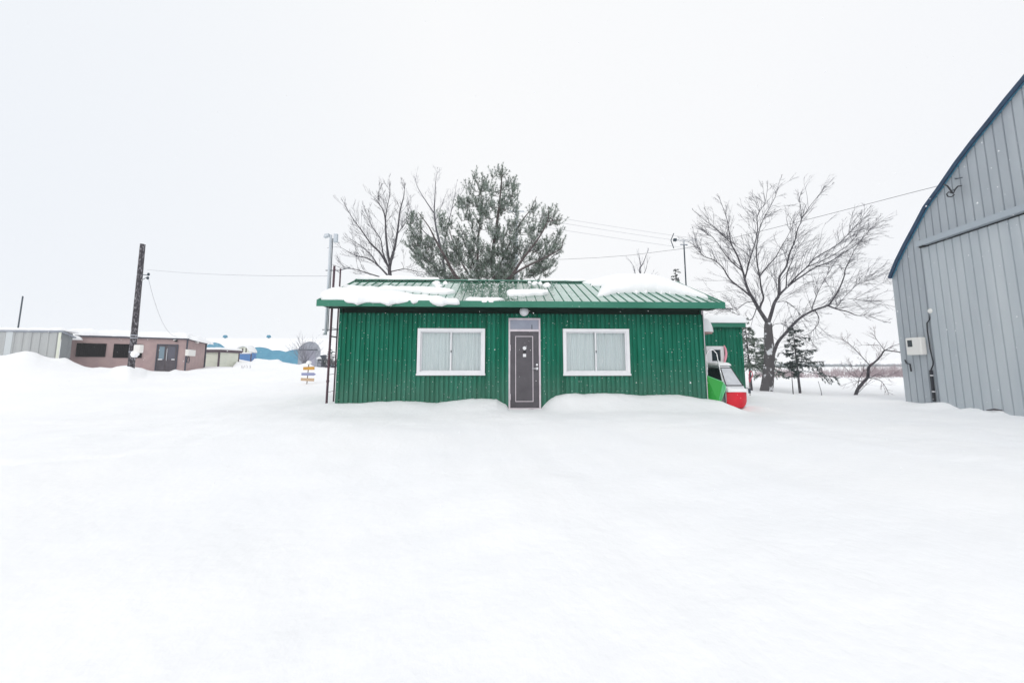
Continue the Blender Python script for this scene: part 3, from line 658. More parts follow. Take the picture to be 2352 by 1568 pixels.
def xr(z): return -0.13*max(0.0, (z-zn))/(zr_-zn)
pl = [Vector((nl + xo(z), y, z)) for y, z in prof]; pr = [Vector((nr + xr(z), y, z)) for y, z in prof]
n = len(mb.v); k = len(prof); mb.v += [tuple(p) for p in pl+pr]
mb.f.append(tuple(range(n, n+k))); mb.f.append(tuple(range(n+2*k-1, n+k-1, -1)))
for q in range(k): r = (q+1) % k; mb.f.append((n+q, n+k+q, n+k+r, n+r))
bevel(build('body', mb, 'veh_white', veh), 0.03, 3)
def lerp3(a, b, t): return a + (b-a)*t
mb = MB(); a, b, c_, d_ = pl[2], pr[2], pr[3], pl[3]; nrm = (b-a).cross(d_-a).normalized(); nrm = nrm if nrm.y < 0 else -nrm
q4 = [a+(b-a)*.06+(d_-a)*.05, b-(b-a)*.06+(c_-b)*.05, c_-(c_-d_)*.06-(c_-b)*.06, d_+(c_-d_)*.06-(d_-a)*.06]
mb.prism([p + nrm*0.014 for p in q4], nrm*-0.010); wsn = build('windscreen', mb, mat('snowy_windscreen', (0.55, 0.57, 0.61, 1), 0.5, (0.66, 0.68, 0.72, 1), 6), veh)
mb = MB()
for i in range(4): mb.tube([q4[i]+nrm*0.016, q4[(i+1) % 4]+nrm*0.016], 0.012, 6)
build('seal', mb, 'black', wsn)
mb = MB()  # red nose: bowed panel with a rounded lower lip
cols = []
for i in range(13):
    s_ = i/12; x = nl+0.02 + (nr-nl-0.04)*s_; bow = 0.09*(1-(2*s_-1)**2); e = (abs(2*s_-1))**3
    zlow = zb_ + 0.16*e - 0.03
    cols.append([Vector((x, VY-0.01-bow*0.8, zn-0.0)), Vector((x, VY-0.03-bow, zn-0.03)), Vector((x, VY-0.03-bow, (zn+zlow)/2)), Vector((x, VY-0.02-bow, zlow+0.04)), Vector((x, VY+0.02-bow*0.6, zlow)), Vector((x, VY+0.06, zlow+0.02))])
for i in range(12):
    for q in range(5): mb.quad(cols[i][q], cols[i+1][q], cols[i+1][q+1], cols[i][q+1])
build('nose_panel', mb, 'red', veh, smooth=True)
mb = MB(); mb.fbox(Vector(((nl+nr)/2, VY-0.1, 0)), Vector((1,0,0)), Vector((0,1,0)), -0.05, 0.05, -0.03, 0.03, zb_-0.07, zb_-0.02); build('tow_hook', mb, 'black', veh)
mb = MB(); sx = nl - 0.004
def side(y, z): return Vector((nl + xo(z) - 0.012, y, z))
mb.prism([side(VY+0.14, zw+0.03), side(VY+0.44, zr_-0.02), side(VY+D1-0.1, zr_-0.02), side(VY+D1-0.1, zw+0.03)], (0.010, 0, 0)); build('side_window', mb, 'teal_glass', veh)
mb = MB(); mb.tube([Vector((nl-0.012, VY+0.0, zb_+0.05)), Vector((nl-0.012, VY-0.005, zn)), Vector((nl-0.012, VY+0.03, zw))], 0.012, 6); build('door_seam', mb, 'black', veh)
mb = MB(); mb.tube([Vector((nr+0.0, VY+0.05, zw-0.02)), Vector((nr+0.10, VY+0.0, zw-0.06)), Vector((nr+0.11, VY+0.0, zw-0.16))], 0.008, 6); mb.fbox(Vector((nr+0.09, VY, 0)), Vector((1,0,0)), Vector((0,1,0)), -0.03, 0.03, -0.01, 0.01, zw-0.18, zw-0.05); build('mirror', mb, 'dark_steel', veh)
for yy in (VY+0.2, VY+0.9):
    for xx in (nl+0.01, nr-0.09):
        mb = MB(); rr = 0.15
        mb.prism([Vector((xx, yy + rr*math.cos(2*math.pi*i/18), zb_+0.0 + rr*math.sin(2*math.pi*i/18))) for i in range(18)], (0.08, 0, 0)); build('wheel', mb, 'black', veh)
snow_blob('snow_patch', [(nl+xo(zr_)-0.02, VY+0.42), (nr+xr(zr_)+0.02, VY+0.42), (nr+xr(zr_)+0.02, VY+D1), (nl+xo(zr_)-0.02, VY+D1)], lambda a, b, t: Vector((a, b, zr_+0.055+t)), 0.09, 0.1, 0.03, 0.3, label='pillow of snow on the roof of the tiny white vehicle', seed=80)
snow_blob('snow_patch', [(nl+0.03, VY-0.09), (nr-0.03, VY-0.09), (nr-0.02, VY+0.04), (nl+0.02, VY+0.04)], lambda a, b, t: Vector((a, b, zn+0.004+t)), 0.10, 0.06, 0.02, 0.3, label='ridge of snow on top of the red vehicle nose', seed=81)
# scoop
SY = 9.62
sc_ = thing('snow_scoop', 'green plastic snow scoop with bent metal handle leaning at the corner of the cabin', 'scoop', at(1640, 925, SY))
a, b, c_, d_ = at(1622, 862, SY+0.12), at(1661, 877, SY-0.02), at(1650, 923, SY-0.1), at(1622, 920, SY+0.1)
mb = MB(); mb.prism([a, b, c_, d_], (0.02, 0.05, 0.01)); build('pan', mb, 'scoop_green', sc_)
mb = MB(); e, g_ = at(1667, 886, SY-0.12), at(1655, 924, SY-0.22)
mb.prism([b, e, at(1667, 894, SY-0.14), g_, c_], (0.018, 0.02, 0)); build('side_wall', mb, 'scoop_mint', sc_)
mb = MB(); mb.tube([a, b], 0.010, 6); build('rim', mb, 'scoop_mint', sc_)
mb = MB(); hpts = [at(1624.5, 862, SY+0.1), at(1624, 842, SY+0.22), at(1622, 815, SY+0.34), at(1628, 803, SY+0.38), at(1639, 804, SY+0.36), at(1646, 812, SY+0.32), at(1649, 828, SY+0.24), at(1654, 850, SY+0.1), at(1660, 877, SY-0.03)]
mb.tube(hpts, 0.014, 8); build('handle', mb, 'chrome', sc_, smooth=True)

# ------------------------------------------------------------------ ladder and mast at the left gable
l1 = (at(750, 923, 9.25), at(770.5, 611, 9.25)); l2 = (at(766, 919, 9.75), at(783.5, 617, 9.75))
lad = thing('ladder', 'rusty brown pipe ladder standing upright at the left end of the cabin', 'ladder', l1[0])
for (a, b), r_ in ((l1, 0.03), (l2, 0.022)):
    mb = MB(); bt = Vector((a.x, a.y, a.z-0.3)); tp = Vector((a.x + (b.x-a.x)*0.4, a.y, b.z)); mb.tube([bt, tp], r_, 10); build('rail', mb, 'rust_pipe', lad)
def railp(l, z):
    a, b = l; t = (z-a.z)/(b.z-a.z); return Vector((a.x+(b.x-a.x)*0.4*t, a.y, z))
for row, rr in ((621, .007), (754, .007), (773, .018), (815, .007), (860, .006), (900, .006)):
    z_ = at(757, row, 9.4).z; mb = MB(); mb.tube([railp(l1, z_), railp(l2, z_+0.01)], rr, 8); build('rung', mb, 'rust_pipe', lad)
k_ = at(757, 845, 9.25); mb = MB(); mb.ball(railp(l1, k_.z - 0.35), 0.05, 8, 6, (0.8, 0.8, 1.4)); build('clamp', mb, 'rust_pipe', lad, smooth=True)
mY = 9.9
mt, mbm = at(757, 540, mY), at(751, 769, mY)
mast = thing('service_mast', 'pale grey steel service mast with a small lamp beside the rusty ladder', 'mast', mbm)
mb = MB(); mx_ = (mt.x+mbm.x)/2; mb.tube([Vector((mx_, mY, mbm.z)), Vector((mx_, mY, mt.z))], 0.036, 12); build('pole', mb, 'steel_mast', mast, True)
mb = MB(); mb.tube([Vector((mx_+0.062, mY, mbm.z+0.1)), Vector((mx_+0.062, mY, mt.z-0.1))], 0.013, 6); build('cable', mb, 'dark_steel', mast)
mb = MB(); mb.prism([Vector((mx_-0.20, mY-0.05, mt.z-0.08)), Vector((mx_-0.05, mY-0.05, mt.z-0.03)), Vector((mx_-0.05, mY-0.05, mt.z+0.04)), Vector((mx_-0.17, mY-0.05, mt.z+0.02))], (0, 0.12, 0)); build('lamp_head', mb, 'steel_mast', mast)
mb = MB(); mb.fbox(Vector((mx_+0.15, mY, mt.z)), Vector((1,0,0)), Vector((0,1,0)), -0.05, 0.05, -0.04, 0.04, -0.22, 0.03); build('junction_box', mb, 'steel_mast', mast)
for row in (621, 757):
    z_ = at(757, row, mY).z; mb = MB(); mb.tube([Vector((mx_-0.1, mY, z_)), Vector((mx_+0.3, mY, z_)), H(uL+0.0, 0.45, z_)], 0.012, 6); build('bracket', mb, 'dark_steel', mast)
mb = MB(); mb.ball(Vector((mx_-0.02, mY-0.08, mbm.z+0.02)), 0.035, 8, 6); build('insulator', mb, 'white_paint', mast, True)

# ------------------------------------------------------------------ barn on the right
barn = thing('steel_barn', 'tall grey corrugated steel barn with a curved blue roof edge at the right', 'barn', BP)
ta = np.array([0.0]+[a for a, b in arc]); za = np.array([arc[0][1]-0.02]+[b for a, b in arc])
lt, lz = arc[-1]; s0 = (arc[-1][1]-arc[-3][1])/(arc[-1][0]-arc[-3][0])
TM = lt + 2.4
ext = [(lt + 2.4*q, lz + s0*2.4*(q - q*q/2)) for q in np.linspace(0, 1, 9)[1:]]
left = [(a, b) for a, b in arc] + ext; full = left + [(2*TM-a, b) for a, b in left[::-1][1:]]
fa = np.array([p[0] for p in full]); fz = np.array([p[1] for p in full])
TE = 2*TM - arc[0][0]
def ztb(t): return float(np.interp(t, fa, fz))
dt0 = bl(2141, 700)[0]; dzt = bl(2141, 560)[1]
print('door', dt0, dzt, bl(2352, 487), TM)
DE = 2*TM - dt0
mb = MB(); corrugated(mb, BP, BD, BN, 0.0, TE, -0.4, ztb, 0.19, 0.026, 0.80, 0.05, [(dt0+0.05, DE-0.05, -0.4, dzt-0.05)]); build('wall', mb, 'barn', barn)
mb = MB(); corrugated(mb, BP+BN*0.05, BD, BN, dt0, DE, -0.4, dzt-0.05, 0.19, 0.022, 0.80, 0.05); sd_ = build('sliding_door', mb, 'barn_door', barn)
mb = MB(); mb.fbox(BP, BD, BN, dt0, dt0+0.05, 0.02, 0.069, -0.4, dzt); build('edge_post', mb, 'barn_door', sd_)
mb = MB(); mb.fbox(BP, BD, BN, dt0, DE, 0.024, 0.045, dzt-0.08, dzt-0.006); build('track_shade_strip', mb, 'black', sd_)  # black strip standing in for the shadow below the track
mb = MB(); mb.fbox(BP, BD, BN, dt0-0.02, DE, 0.0275, 0.20, dzt-0.005, dzt+0.14); tk = build('door_track', mb, 'barn_track', barn)
mb = MB(); mb.fbox(BP, BD, BN, dt0+0.0, dt0+0.1, 0.075, 0.15, dzt-0.045, dzt-0.006); build('end_stop', mb, 'black', tk)
# roof shell and edge
mb = MB(); rm = MB(); teeth = MB()
P2 = [Vector((a, b, 0)) for a, b in full]
def rn(i):
    a = P2[max(i-1, 0)]; b = P2[min(i+1, len(P2)-1)]; d = (b-a).normalized(); return Vector((-d.y, d.x, 0))
for i in range(len(P2)-1):
    n0, n1 = rn(i), rn(i+1)
    def q(P, nn, h, o): return B(P.x + nn.x*h, o, P.y + nn.y*h)
    mb.hexa([q(P2[i], n0, -0.01, 0.11), q(P2[i+1], n1, -0.01, 0.11), q(P2[i+1], n1, -0.01, 0.07), q(P2[i], n0, -0.01, 0.07),
             q(P2[i], n0, 0.085, 0.11), q(P2[i+1], n1, 0.085, 0.11), q(P2[i+1], n1, 0.085, 0.07), q(P2[i], n0, 0.085, 0.07)])
    rm.hexa([q(P2[i], n0, 0.02, 0.07), q(P2[i+1], n1, 0.02, 0.07), q(P2[i+1], n1, 0.02, -14), q(P2[i], n0, 0.02, -14),
             q(P2[i], n0, 0.06, 0.07), q(P2[i+1], n1, 0.06, 0.07), q(P2[i+1], n1, 0.06, -14), q(P2[i], n0, 0.06, -14)])
rf = build('roof', rm, 'blue_roof', barn); build('roof_edge', mb, 'barn_trim', rf)
mb = MB(); corrugated(mb, BP, -BN, -BD, 0, 14, -0.4, float(fz[0])-0.02, 0.19, 0.02, 0.74, 0.08); build('wall', mb, 'barn', barn)
# meter box, conduit, bent pipe, cable bracket
m0, m1 = bl(2096, 797), bl(2132, 797); mz0, mz1 = bl(2116, 815)[1], bl(2112, 775)[1]
mb = MB(); mb.fbox(BP, BD, BN, m0[0], m1[0], 0.0215, 0.17, mz0, mz1); mbx = bevel(build('meter_box', mb, 'meter', barn), 0.03, 3)
g0, g1 = bl(2101, 786), bl(2109, 799)
mb = MB(); mb.fbox(BP, BD, BN, m0[0]+0.07, m0[0]+0.20, 0.171, 0.176, mz0+(mz1-mz0)*.48, mz0+(mz1-mz0)*.86); build('meter_glass', mb, 'teal_glass', mbx)
def bt(px, py, o=0.06): t, z = bl(px, py, o); return B(t, o, z)
mb = MB(); mb.tube([bt(2137, 722), bt(2135, 734), bt(2129, 742), bt(2130, 760), bt(2136, 800), bt(2143, 830), bt(2143, 838), bt(2138, 850)], 0.013, 8); cdt = build('conduit', mb, 'conduit', barn, True)
mb = MB(); mb.tube([bt(2138, 850), bt(2146, 922)], 0.032, 10); build('lower_pipe', mb, 'conduit', cdt)
mb = MB(); mb.ball(bt(2138, 714, 0.06), 0.06, 12, 8, (1, 1, 1.15)); build('weather_cap', mb, 'meter', cdt, True)
for yy in (862, 899):
    p = bt(2139.5 + (yy-855)*0.12, yy); mb = MB(); mb.tube([p-Z*0.012, p+Z*0.012], 0.037, 10); build('clip', mb, 'white_paint', cdt)
mb = MB(); mb.tube([bt(2079, 827, 0.02), bt(2082, 834, 0.08), bt(2090, 836, 0.09), bt(2093, 853, 0.09)], 0.018, 8); build('bent_pipe', mb, 'conduit', barn)
mb = MB(); mb.tube([bt(2194, 410, 0.03), bt(2196, 411, 0.3)], 0.014, 6); mb.tube([bt(2196, 411, 0.3), bt(2210, 408, 0.3)], 0.012, 6)
mb.tube([bt(2183, 440, 0.03), bt(2190, 436, 0.25)], 0.012, 6)
cb = build('cable_bracket', mb, 'dark_steel', barn)
mb = MB(); mb.tube([bt(2168, 424, 0.3), bt(2176, 427, 0.3), bt(2184, 438, 0.28), bt(2190, 445, 0.26), bt(2193, 436, 0.24), bt(2200, 428, 0.15), bt(2208, 427, 0.05)], 0.016, 6)
mb.tube([bt(2188, 444, 0.26), bt(2179, 441, 0.2), bt(2174, 446, 0.2), bt(2178, 452, 0.2), bt(2186, 452, 0.2), bt(2192, 447, 0.2)], 0.013, 6)
build('cable_loop', mb, 'conduit', cb, True)
p = at(2285, 953, 7.95); p.z = zgs(p.x, p.y)
mb = MB(); mb.tube([p+Vector((-0.14, 0.02, 0.012)), p+Vector((0, 0, 0.03)), p+Vector((0.15, -0.02, 0.012))], [0.012, 0.022, 0.014], 6); tag(build('stick', mb, 'bark', None, origin=p), 'short dark stick half buried in snow at the foot of the barn', 'stick')

# ------------------------------------------------------------------ brown building on the left
def frame2(pa, pb):
    U = Vector((pb.x-pa.x, pb.y-pa.y, 0)); L = U.length; U.normalize(); V = Vector((-U.y, U.x, 0)); return Vector((pa.x, pa.y, 0)), U, V, L
A0 = at(157, 838, 23.0); A1 = at(424, 838, 26.0); A2 = at(470, 838, 31.0)
P, U, V, L = frame2(A0, A1)
zt = at(300, 773, 24.5).z
brown = thing('brown_building', 'low pinkish brown building with two black barred windows and double doors', 'building', P)
def pl_(px, py, off=0.0):
    q = hit(px, py, P - V*off, V) - P; return q.dot(U), q.z
ztop = (pl_(165, 768)[1] + pl_(428, 777)[1])/2; depth = (A2-A1).length
print('brown', L, ztop, depth)
mb = MB(); mb.fbox(P, U, V, 0, L, 0, depth, -0.3, ztop-0.12); build('wall', mb, 'brown_wall', brown)
mb = MB(); mb.fbox(P, U, V, -0.12, L+0.14, -0.14, depth+0.14, ztop-0.119, ztop-0.02); build('roof', mb, 'brown_trim', brown)
def barred(a, b, c_, d_):
    u0, u1 = (pl_(*a)[0]+pl_(*d_)[0])/2, (pl_(*b)[0]+pl_(*c_)[0])/2; z0, z1 = (pl_(*c_)[1]+pl_(*d_)[1])/2, (pl_(*a)[1]+pl_(*b)[1])/2
    f = MB(); f.fbox(P, U, V, u0, u1, -0.03, -0.002, z0, z1); w = build('window', f, 'black_glass', brown)
    f = MB(); t_ = 0.05
    f.fbox(P, U, V, u0, u1, -0.07, -0.031, z0, z0+t_); f.fbox(P, U, V, u0, u1, -0.07, -0.031, z1-t_, z1); f.fbox(P, U, V, u0, u0+t_, -0.07, -0.031, z0+t_, z1-t_); f.fbox(P, U, V, u1-t_, u1, -0.07, -0.031, z0+t_, z1-t_)
    build('frame', f, 'bar_black', w)
    f = MB(); x = u0+0.1
    while x < u1-0.06: f.fbox(P, U, V, x, x+0.028, -0.064, -0.04, z0+t_, z1-t_); x += 0.085
    f.fbox(P, U, V, u0+t_, u1-t_, -0.0395, -0.032, (z0+z1)/2-0.02, (z0+z1)/2+0.02)
    build('bars', f, 'bar_black', w)
barred((178.5,788),(245,789),(242,820),(174,818.5)); barred((263,789.5),(328.5,791),(325,822),(259.5,821))
du0, du1 = (pl_(364, 793)[0]+pl_(357, 852)[0])/2, (pl_(408, 793)[0]+pl_(402, 852)[0])/2; dz0, dz1 = pl_(380, 852.5)[1], pl_(386, 792.5)[1]
f = MB(); f.fbox(P, U, V, du0-0.06, du0, -0.06, 0, dz0, dz1+0.06); f.fbox(P, U, V, du1, du1+0.06, -0.06, 0, dz0, dz1+0.06); f.fbox(P, U, V, du0, du1, -0.06, 0, dz1, dz1+0.06); build('door_frame', f, 'brown_trim', brown)
dm = du0 + (du1-du0)*0.44; hz = dz0 + (dz1-dz0)*0.46
for a, b, mm in ((du0, dm, 'glass_a'), (dm, du1, 'glass_b')):
    f = MB(); f.fbox(P, U, V, a+0.01, b-0.01, -0.03, -0.002, dz0, dz1); dd = build('door', f, 'brown_door', brown)
    f = MB(); f.fbox(P, U, V, a+0.09, b-0.09, -0.036, -0.031, hz, dz1-0.12); build('pane', f, mat('door_pane_blue' if mm == 'glass_a' else 'door_pane_dark', rgb(116, 138, 152) if mm == 'glass_a' else rgb(84, 84, 98), 0.15), dd)
    f = MB(); f.fbox(P, U, V, (a+0.06 if mm == 'glass_a' else b-0.26), (b-0.16 if mm == 'glass_a' else b-0.08), -0.042, -0.0365, hz-0.05, hz+0.02); build('notice', f, 'white_paint', dd)
f = MB(); f.tube([P+U*(dm+0.06)-V*0.04+Z*(hz-0.1), P+U*(dm+0.06)-V*0.09+Z*(hz-0.05), P+U*(dm+0.06)-V*0.09+Z*(hz+0.75), P+U*(dm+0.06)-V*0.04+Z*(hz+0.8)], 0.02, 6); build('handle', f, 'chrome', brown)
E1 = P+U*L
f = MB(); f.tube([E1 - V*0.05 + U*0.05 + Z*0.2, E1 - V*0.05 + U*0.05 + Z*(ztop-0.12)], 0.05, 8); build('downpipe', f, 'brown_trim', brown)
f = MB(); f.tube([E1 + V*(depth+0.03) + U*0.05 + Z*0.2, E1 + V*(depth+0.03) + U*0.05 + Z*(ztop-0.12)], 0.06, 8); build('downpipe', f, 'brown_trim', brown)
def sidep(px, py):
    q = hit(px, py, E1, U) - E1; return q.dot(V), q.z
s0, s1 = sidep(426, 802), sidep(441, 818)
f = MB(); f.fbox(E1, V, U, s0[0], s1[0], 0.002, 0.2, s1[1], s0[1]); mbx = build('meter_box', f, 'meter', brown)
f = MB(); lp = [E1 + V*sidep(x, y)[0] + U*0.06 + Z*sidep(x, y)[1] for x, y in ((430,818),(427,826),(427,832),(431,833),(433,827),(432,819))]; f.tube(lp, 0.025, 6); build('cable', f, 'dark_steel', mbx)
s0 = sidep(448, 785); f = MB(); f.fbox(E1, V, U, s0[0], s0[0]+0.5, 0.002, 0.15, s0[1]-0.1, s0[1]+0.05); build('vent', f, 'meter', brown)
for px, py in ((402, 780), (405, 783)):
    t_, z_ = pl_(px, py); f = MB(); f.fbox(P, U, V, t_-0.07, t_+0.07, -0.1, 0, z_-0.06, z_+0.06); build('wall_light', f, 'meter' if px < 404 else 'bar_black', brown)
def flat_frame(P, U, V, z): return lambda a, b, t: P + U*a + V*b + Z*(z+t)
snow_blob('snow_slab', [(-0.35, -0.12), (L*.3, -0.10), (L*.6, -0.16), (L+0.1, -0.2), (L+0.1, depth+0.3), (-0.35, depth+0.3)], flat_frame(P, U, V, ztop-0.018), 0.42, 0.3, 0.09, 0.4, 0.05, 'even blanket of snow on the flat roof of the brown building', seed=90)
snow_blob('snow_slab', [(L-0.1, -0.1), (L+0.75, 0.0), (L+0.6, depth*.5), (L+0.5, depth+0.2), (L-0.1, depth+0.2)], lambda a, b, t: P + U*a + V*b + Z*(ztop-0.02 - 0.30*max(0, a-L) + t), 0.26, 0.3, 0.09, 0.4, 0.06, 'snow cornice curling over the side roof edge of the brown building', seed=91)
for k, (px, py) in enumerate(((294.5/1.0, 767),)): pass
for k, px in enumerate((289, 299)):
    b_ = at(px, 764, 27.0); f = MB(); f.tube([b_-Z*0.3, b_-Z*0.02], 0.03, 6); f.ball(b_+Z*0.02, 0.09, 8, 5, (1, 1, .8)); tag(build('vent_pipe', f, 'arch_grey', None, origin=b_-Z*0.3), ('left' if k == 0 else 'right')+' one of two small grey vent pipes poking out of the brown roof snow', 'vent', 'vent pipes on the brown building')

# ------------------------------------------------------------------ grey shed at far left
S0 = at(-110, 838, 20.9); S1 = at(132, 838, 21.6)
P, U, V, L = frame2(S0, S1); zt = at(137, 760, 21.6).z
shed = thing('grey_shed', 'pale grey corrugated shed at the left edge behind a snow mound', 'shed', P)
mb = MB(); corrugated(mb, P, U, -V, 0, L, -0.3, zt-0.05, 0.46, 0.04, 0.6, 0.06); w_ = build('wall', mb, 'grey_siding', shed)
mb = MB(); SDP = next(d/20 for d in range(4, 60) if (lambda q: 1176+F*q.x/q.y)(P+U*L+V*(d/20)) > 160.5)
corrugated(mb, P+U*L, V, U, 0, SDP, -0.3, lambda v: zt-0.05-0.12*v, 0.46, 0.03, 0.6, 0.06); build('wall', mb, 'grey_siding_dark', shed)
mb = MB(); mb.fbox(P, U, V, L-0.10, L+0.045, -0.06, -0.0405, -0.3, zt-0.06); build('corner_trim', mb, 'cream', shed)
pa = bl; u_ = (hit(12, 800, P, V)-P).dot(U)
mb = MB(); mb.fbox(P, U, V, u_, u_+0.36, -0.06, -0.041, -0.3, zt-0.06); build('pale_panel', mb, mat('pale_panel', rgb(196, 202, 205), 0.6), shed)
mb = MB(); mb.hexa([P+U*-.1-V*.15+Z*(zt-.05), P+U*(L+.15)-V*.15+Z*(zt-.05), P+U*(L+.15)+V*(SDP+.1)+Z*(zt-.4), P+U*-.1+V*(SDP+.1)+Z*(zt-.4), P+U*-.1-V*.15+Z*(zt+.02), P+U*(L+.15)-V*.15+Z*(zt+.02), P+U*(L+.15)+V*(SDP+.1)+Z*(zt-.33), P+U*-.1+V*(SDP+.1)+Z*(zt-.33)])
build('roof', mb, 'arch_grey', shed)
snow_blob('snow_slab', [(-0.2, -0.2), (L*.4, -0.12), (L+0.1, -0.16), (L+0.3, 0.4), (L+0.35, SDP+.1), (-0.2, SDP+.1)], lambda a, b, t: P+U*a+V*b+Z*(zt+0.022-0.13*b+t), 0.17, 0.2, 0.08, 0.5, 0.06, 'thin snow layer on the grey shed roof at the left edge', seed=92)
q0 = at(150, 776, 22.6)
snow_blob('snow_patch', [(-0.55, -0.5), (0.4, -0.55), (0.6, 0.5), (-0.5, 0.5)], lambda a, b, t: Vector((q0.x+a, q0.y+b, q0.z-0.1+t)), 0.40, 0.45, 0.07, 0.5, 0.08, 'drooping snow clump between grey shed and brown building', seed=93)
b_ = at(43, 750, 34); t__ = at(52.5, 680, 34)
mb = MB(); mb.tube([Vector((t__.x-0.04, 34, 0.6)), Vector((t__.x, 34, t__.z))], 0.055, 8); tag(build('thin_pole', mb, 'dark_steel', None, origin=(t__.x, 34, 0.6)), 'thin dark pole rising behind the grey shed', 'pole')

# ------------------------------------------------------------------ wooden pole
WY = 18.6
wb = at(301, 842, WY); wt = at(328, 561, WY)
wp = thing('wooden_pole', 'leaning dark wooden utility pole streaked with snow in front of the brown building', 'utility pole', (wb.x, WY, 0.4))
mb = MB(); lean = lambda z: Vector((wb.x + (wt.x-wb.x)*(z-wb.z)/(wt.z-wb.z), WY, z))
mb.tube([lean(z) for z in np.linspace(0.4, wt.z, 12)], [0.145-0.035*i/11 for i in range(12)], 14); build('shaft', mb, 'wood_pole', wp, True)
pz = at(310, 806, WY)
bx = at(317, 801, WY-0.12); mb = MB(); mb.fbox(Vector((bx.x, bx.y, bx.z)), Vector((1,0,0)), Vector((0,1,0)), -0.16, 0.20, -0.1, 0.12, -0.22, 0.22); bevel(build('junction_box', mb, 'meter', wp), 0.05, 2)
ir = at(340, 632, WY); mb = MB(); mb.tube([lean(ir.z+0.05), Vector((ir.x, WY, ir.z))], 0.02, 6); mb.tube([lean(ir.z-0.3)+Vector((0.1,0,0)), Vector((ir.x-.03, WY, ir.z-0.1))], 0.015, 6); bk = build('bracket', mb, 'dark_steel', wp)
for dz in (0.05, -0.16): 
    mb = MB(); mb.ball((ir.x+0.02*(dz > 0), WY, ir.z+dz), 0.075, 8, 6, (0.8, 0.8, 1.2)); build('insulator', mb, 'dark_steel', bk, True)
for row in (770, 776, 808):
    z_ = at(305, row, WY).z; mb = MB(); mb.tube([lean(z_-0.03), lean(z_+0.03)], 0.142, 14); build('band', mb, 'arch_grey', wp)
q1 = at(309, 813, WY-0.2)
mb = MB(); mb.ball(q1, 0.22, 16, 12, (0.8, 0.55, 0.85)); 
mb.v = [(x+0.13*float(fbm(x*5, z*5, 7)), y, z+0.14*float(fbm(x*4, z*6, 8))) for x, y, z in mb.v]
tag(build('snow_patch', mb, 'snow', None, True, origin=q1), 'round snow clump stuck to the wooden pole', 'snow')
mb = MB(); e0 = at(338, 619, WY); e1 = at(752, 634, 9.9)
def catenary(a, b, sag, n=24): return [a + (b-a)*(i/n) - Z*sag*4*(i/n)*(1-i/n) for i in range(n+1)]
def wire(pts, r, lab, m='wire_pale', grp=None):
    mb = MB(); mb.tube(pts, r, 5); return tag(build('overhead_wire', mb, m, None, origin=pts[0]), lab, 'wire', grp)
wire(catenary(e0, e1, 0.10), 0.008, 'long pale wire from the wooden pole to the service mast')
wire(catenary(at(341, 640, WY), at(409, 772, 26.2), 0.9), 0.010, 'short sagging wire from the wooden pole down to the brown roof')

# ------------------------------------------------------------------ small buildings in the left distance
CY = 33.0
c0, c1 = at(478, 840, CY), at(501, 840, CY); zt = at(510, 803, CY).z
cs = thing('cream_shed', 'small cream shutter shed with maroon posts beside the brown building', 'shed', (c0.x, CY, 0.5))
X = Vector((1,0,0)); Yv = Vector((0,1,0)); PC = Vector((c0.x, CY, 0)); L = c1.x-c0.x
mb = MB(); mb.fbox(PC, X, Yv, -1.2, L, 0.1, 2.35, 0.2, zt-0.25); build('wall', mb, 'cream', cs)
for a, yy in ((L-0.08, 0.0), (L-0.08, 2.36)): mb = MB(); mb.fbox(PC, X, Yv, a, a+0.11, yy-0.02, yy+0.099, 0.2, zt-0.25); build('post', mb, 'maroon', cs)
mb = MB(); mb.fbox(PC, X, Yv, -1.2, L+0.15, -0.1, 2.6, zt-0.249, zt+0.02); build('roof', mb, 'maroon', cs)
snow_blob('snow_slab', [(-1.2, -0.12), (L+0.2, -0.12), (L+0.2, 2.6), (-1.2, 2.6)], lambda a, b, t: PC + Vector((a, b, zt+0.022+t)), 0.20, 0.25, 0.09, 0.3, label='snow layer on the cream shutter shed roof', seed=94)
# round-topped blue and cream shed
RY = 42.0; r0, r1 = at(541, 820, RY), at(577, 820, RY); L = r1.x-r0.x
rs_ = thing('round_top_shed', 'small blue shed with cream arched top half buried in snow', 'shed', (r0.x, RY, 0.8))
PC = Vector((r0.x, RY, 0)); zm = at(560, 810, RY).z; zt = at(556, 796, RY).z
mb = MB(); mb.fbox(PC, X, Yv, 0, L, 0, 0.8, 0.3, zm); build('wall', mb, 'blue_wall', rs_)
mb = MB(); n = 14; tops = [PC + Vector((L*i/n, 0, zm+0.001 + (zt-zm)*(1-abs(2*i/n-1)**2.4))) for i in range(n+1)]
mb.prism(tops[::-1] , (0, 0.8, 0)); build('arch_panel', mb, 'cream', rs_)
for a in (0.40, 0.62, 0.97):
    mb = MB(); mb.fbox(PC, X, Yv, L*a, L*a+0.10, -0.05, -0.002, 0.8 if a > .9 else zm, zm+0.55 if a < .9 else zm); build('post', mb, 'maroon', rs_)
mb = MB(); mb.fbox(PC, X, Yv, -0.05, L+0.05, -0.08, -0.052, zm-0.12, zm+0.04); build('rail', mb, 'white_paint', rs_)
mb = MB()
for i in range(n): a, b = tops[i], tops[i+1]; mb.hexa([a+Vector((0,-.3,.02)), b+Vector((0,-.3,.02)), b+Vector((0,.95,.02)), a+Vector((0,.95,.02)), a+Vector((0,-.25,.22)), b+Vector((0,-.25,.22)), b+Vector((0,.9,.22)), a+Vector((0,.9,.22))])
tag(build('snow_slab', mb, 'snow', None, True, origin=tops[0]), 'curved snow cap on the small round-topped blue shed', 'snow')
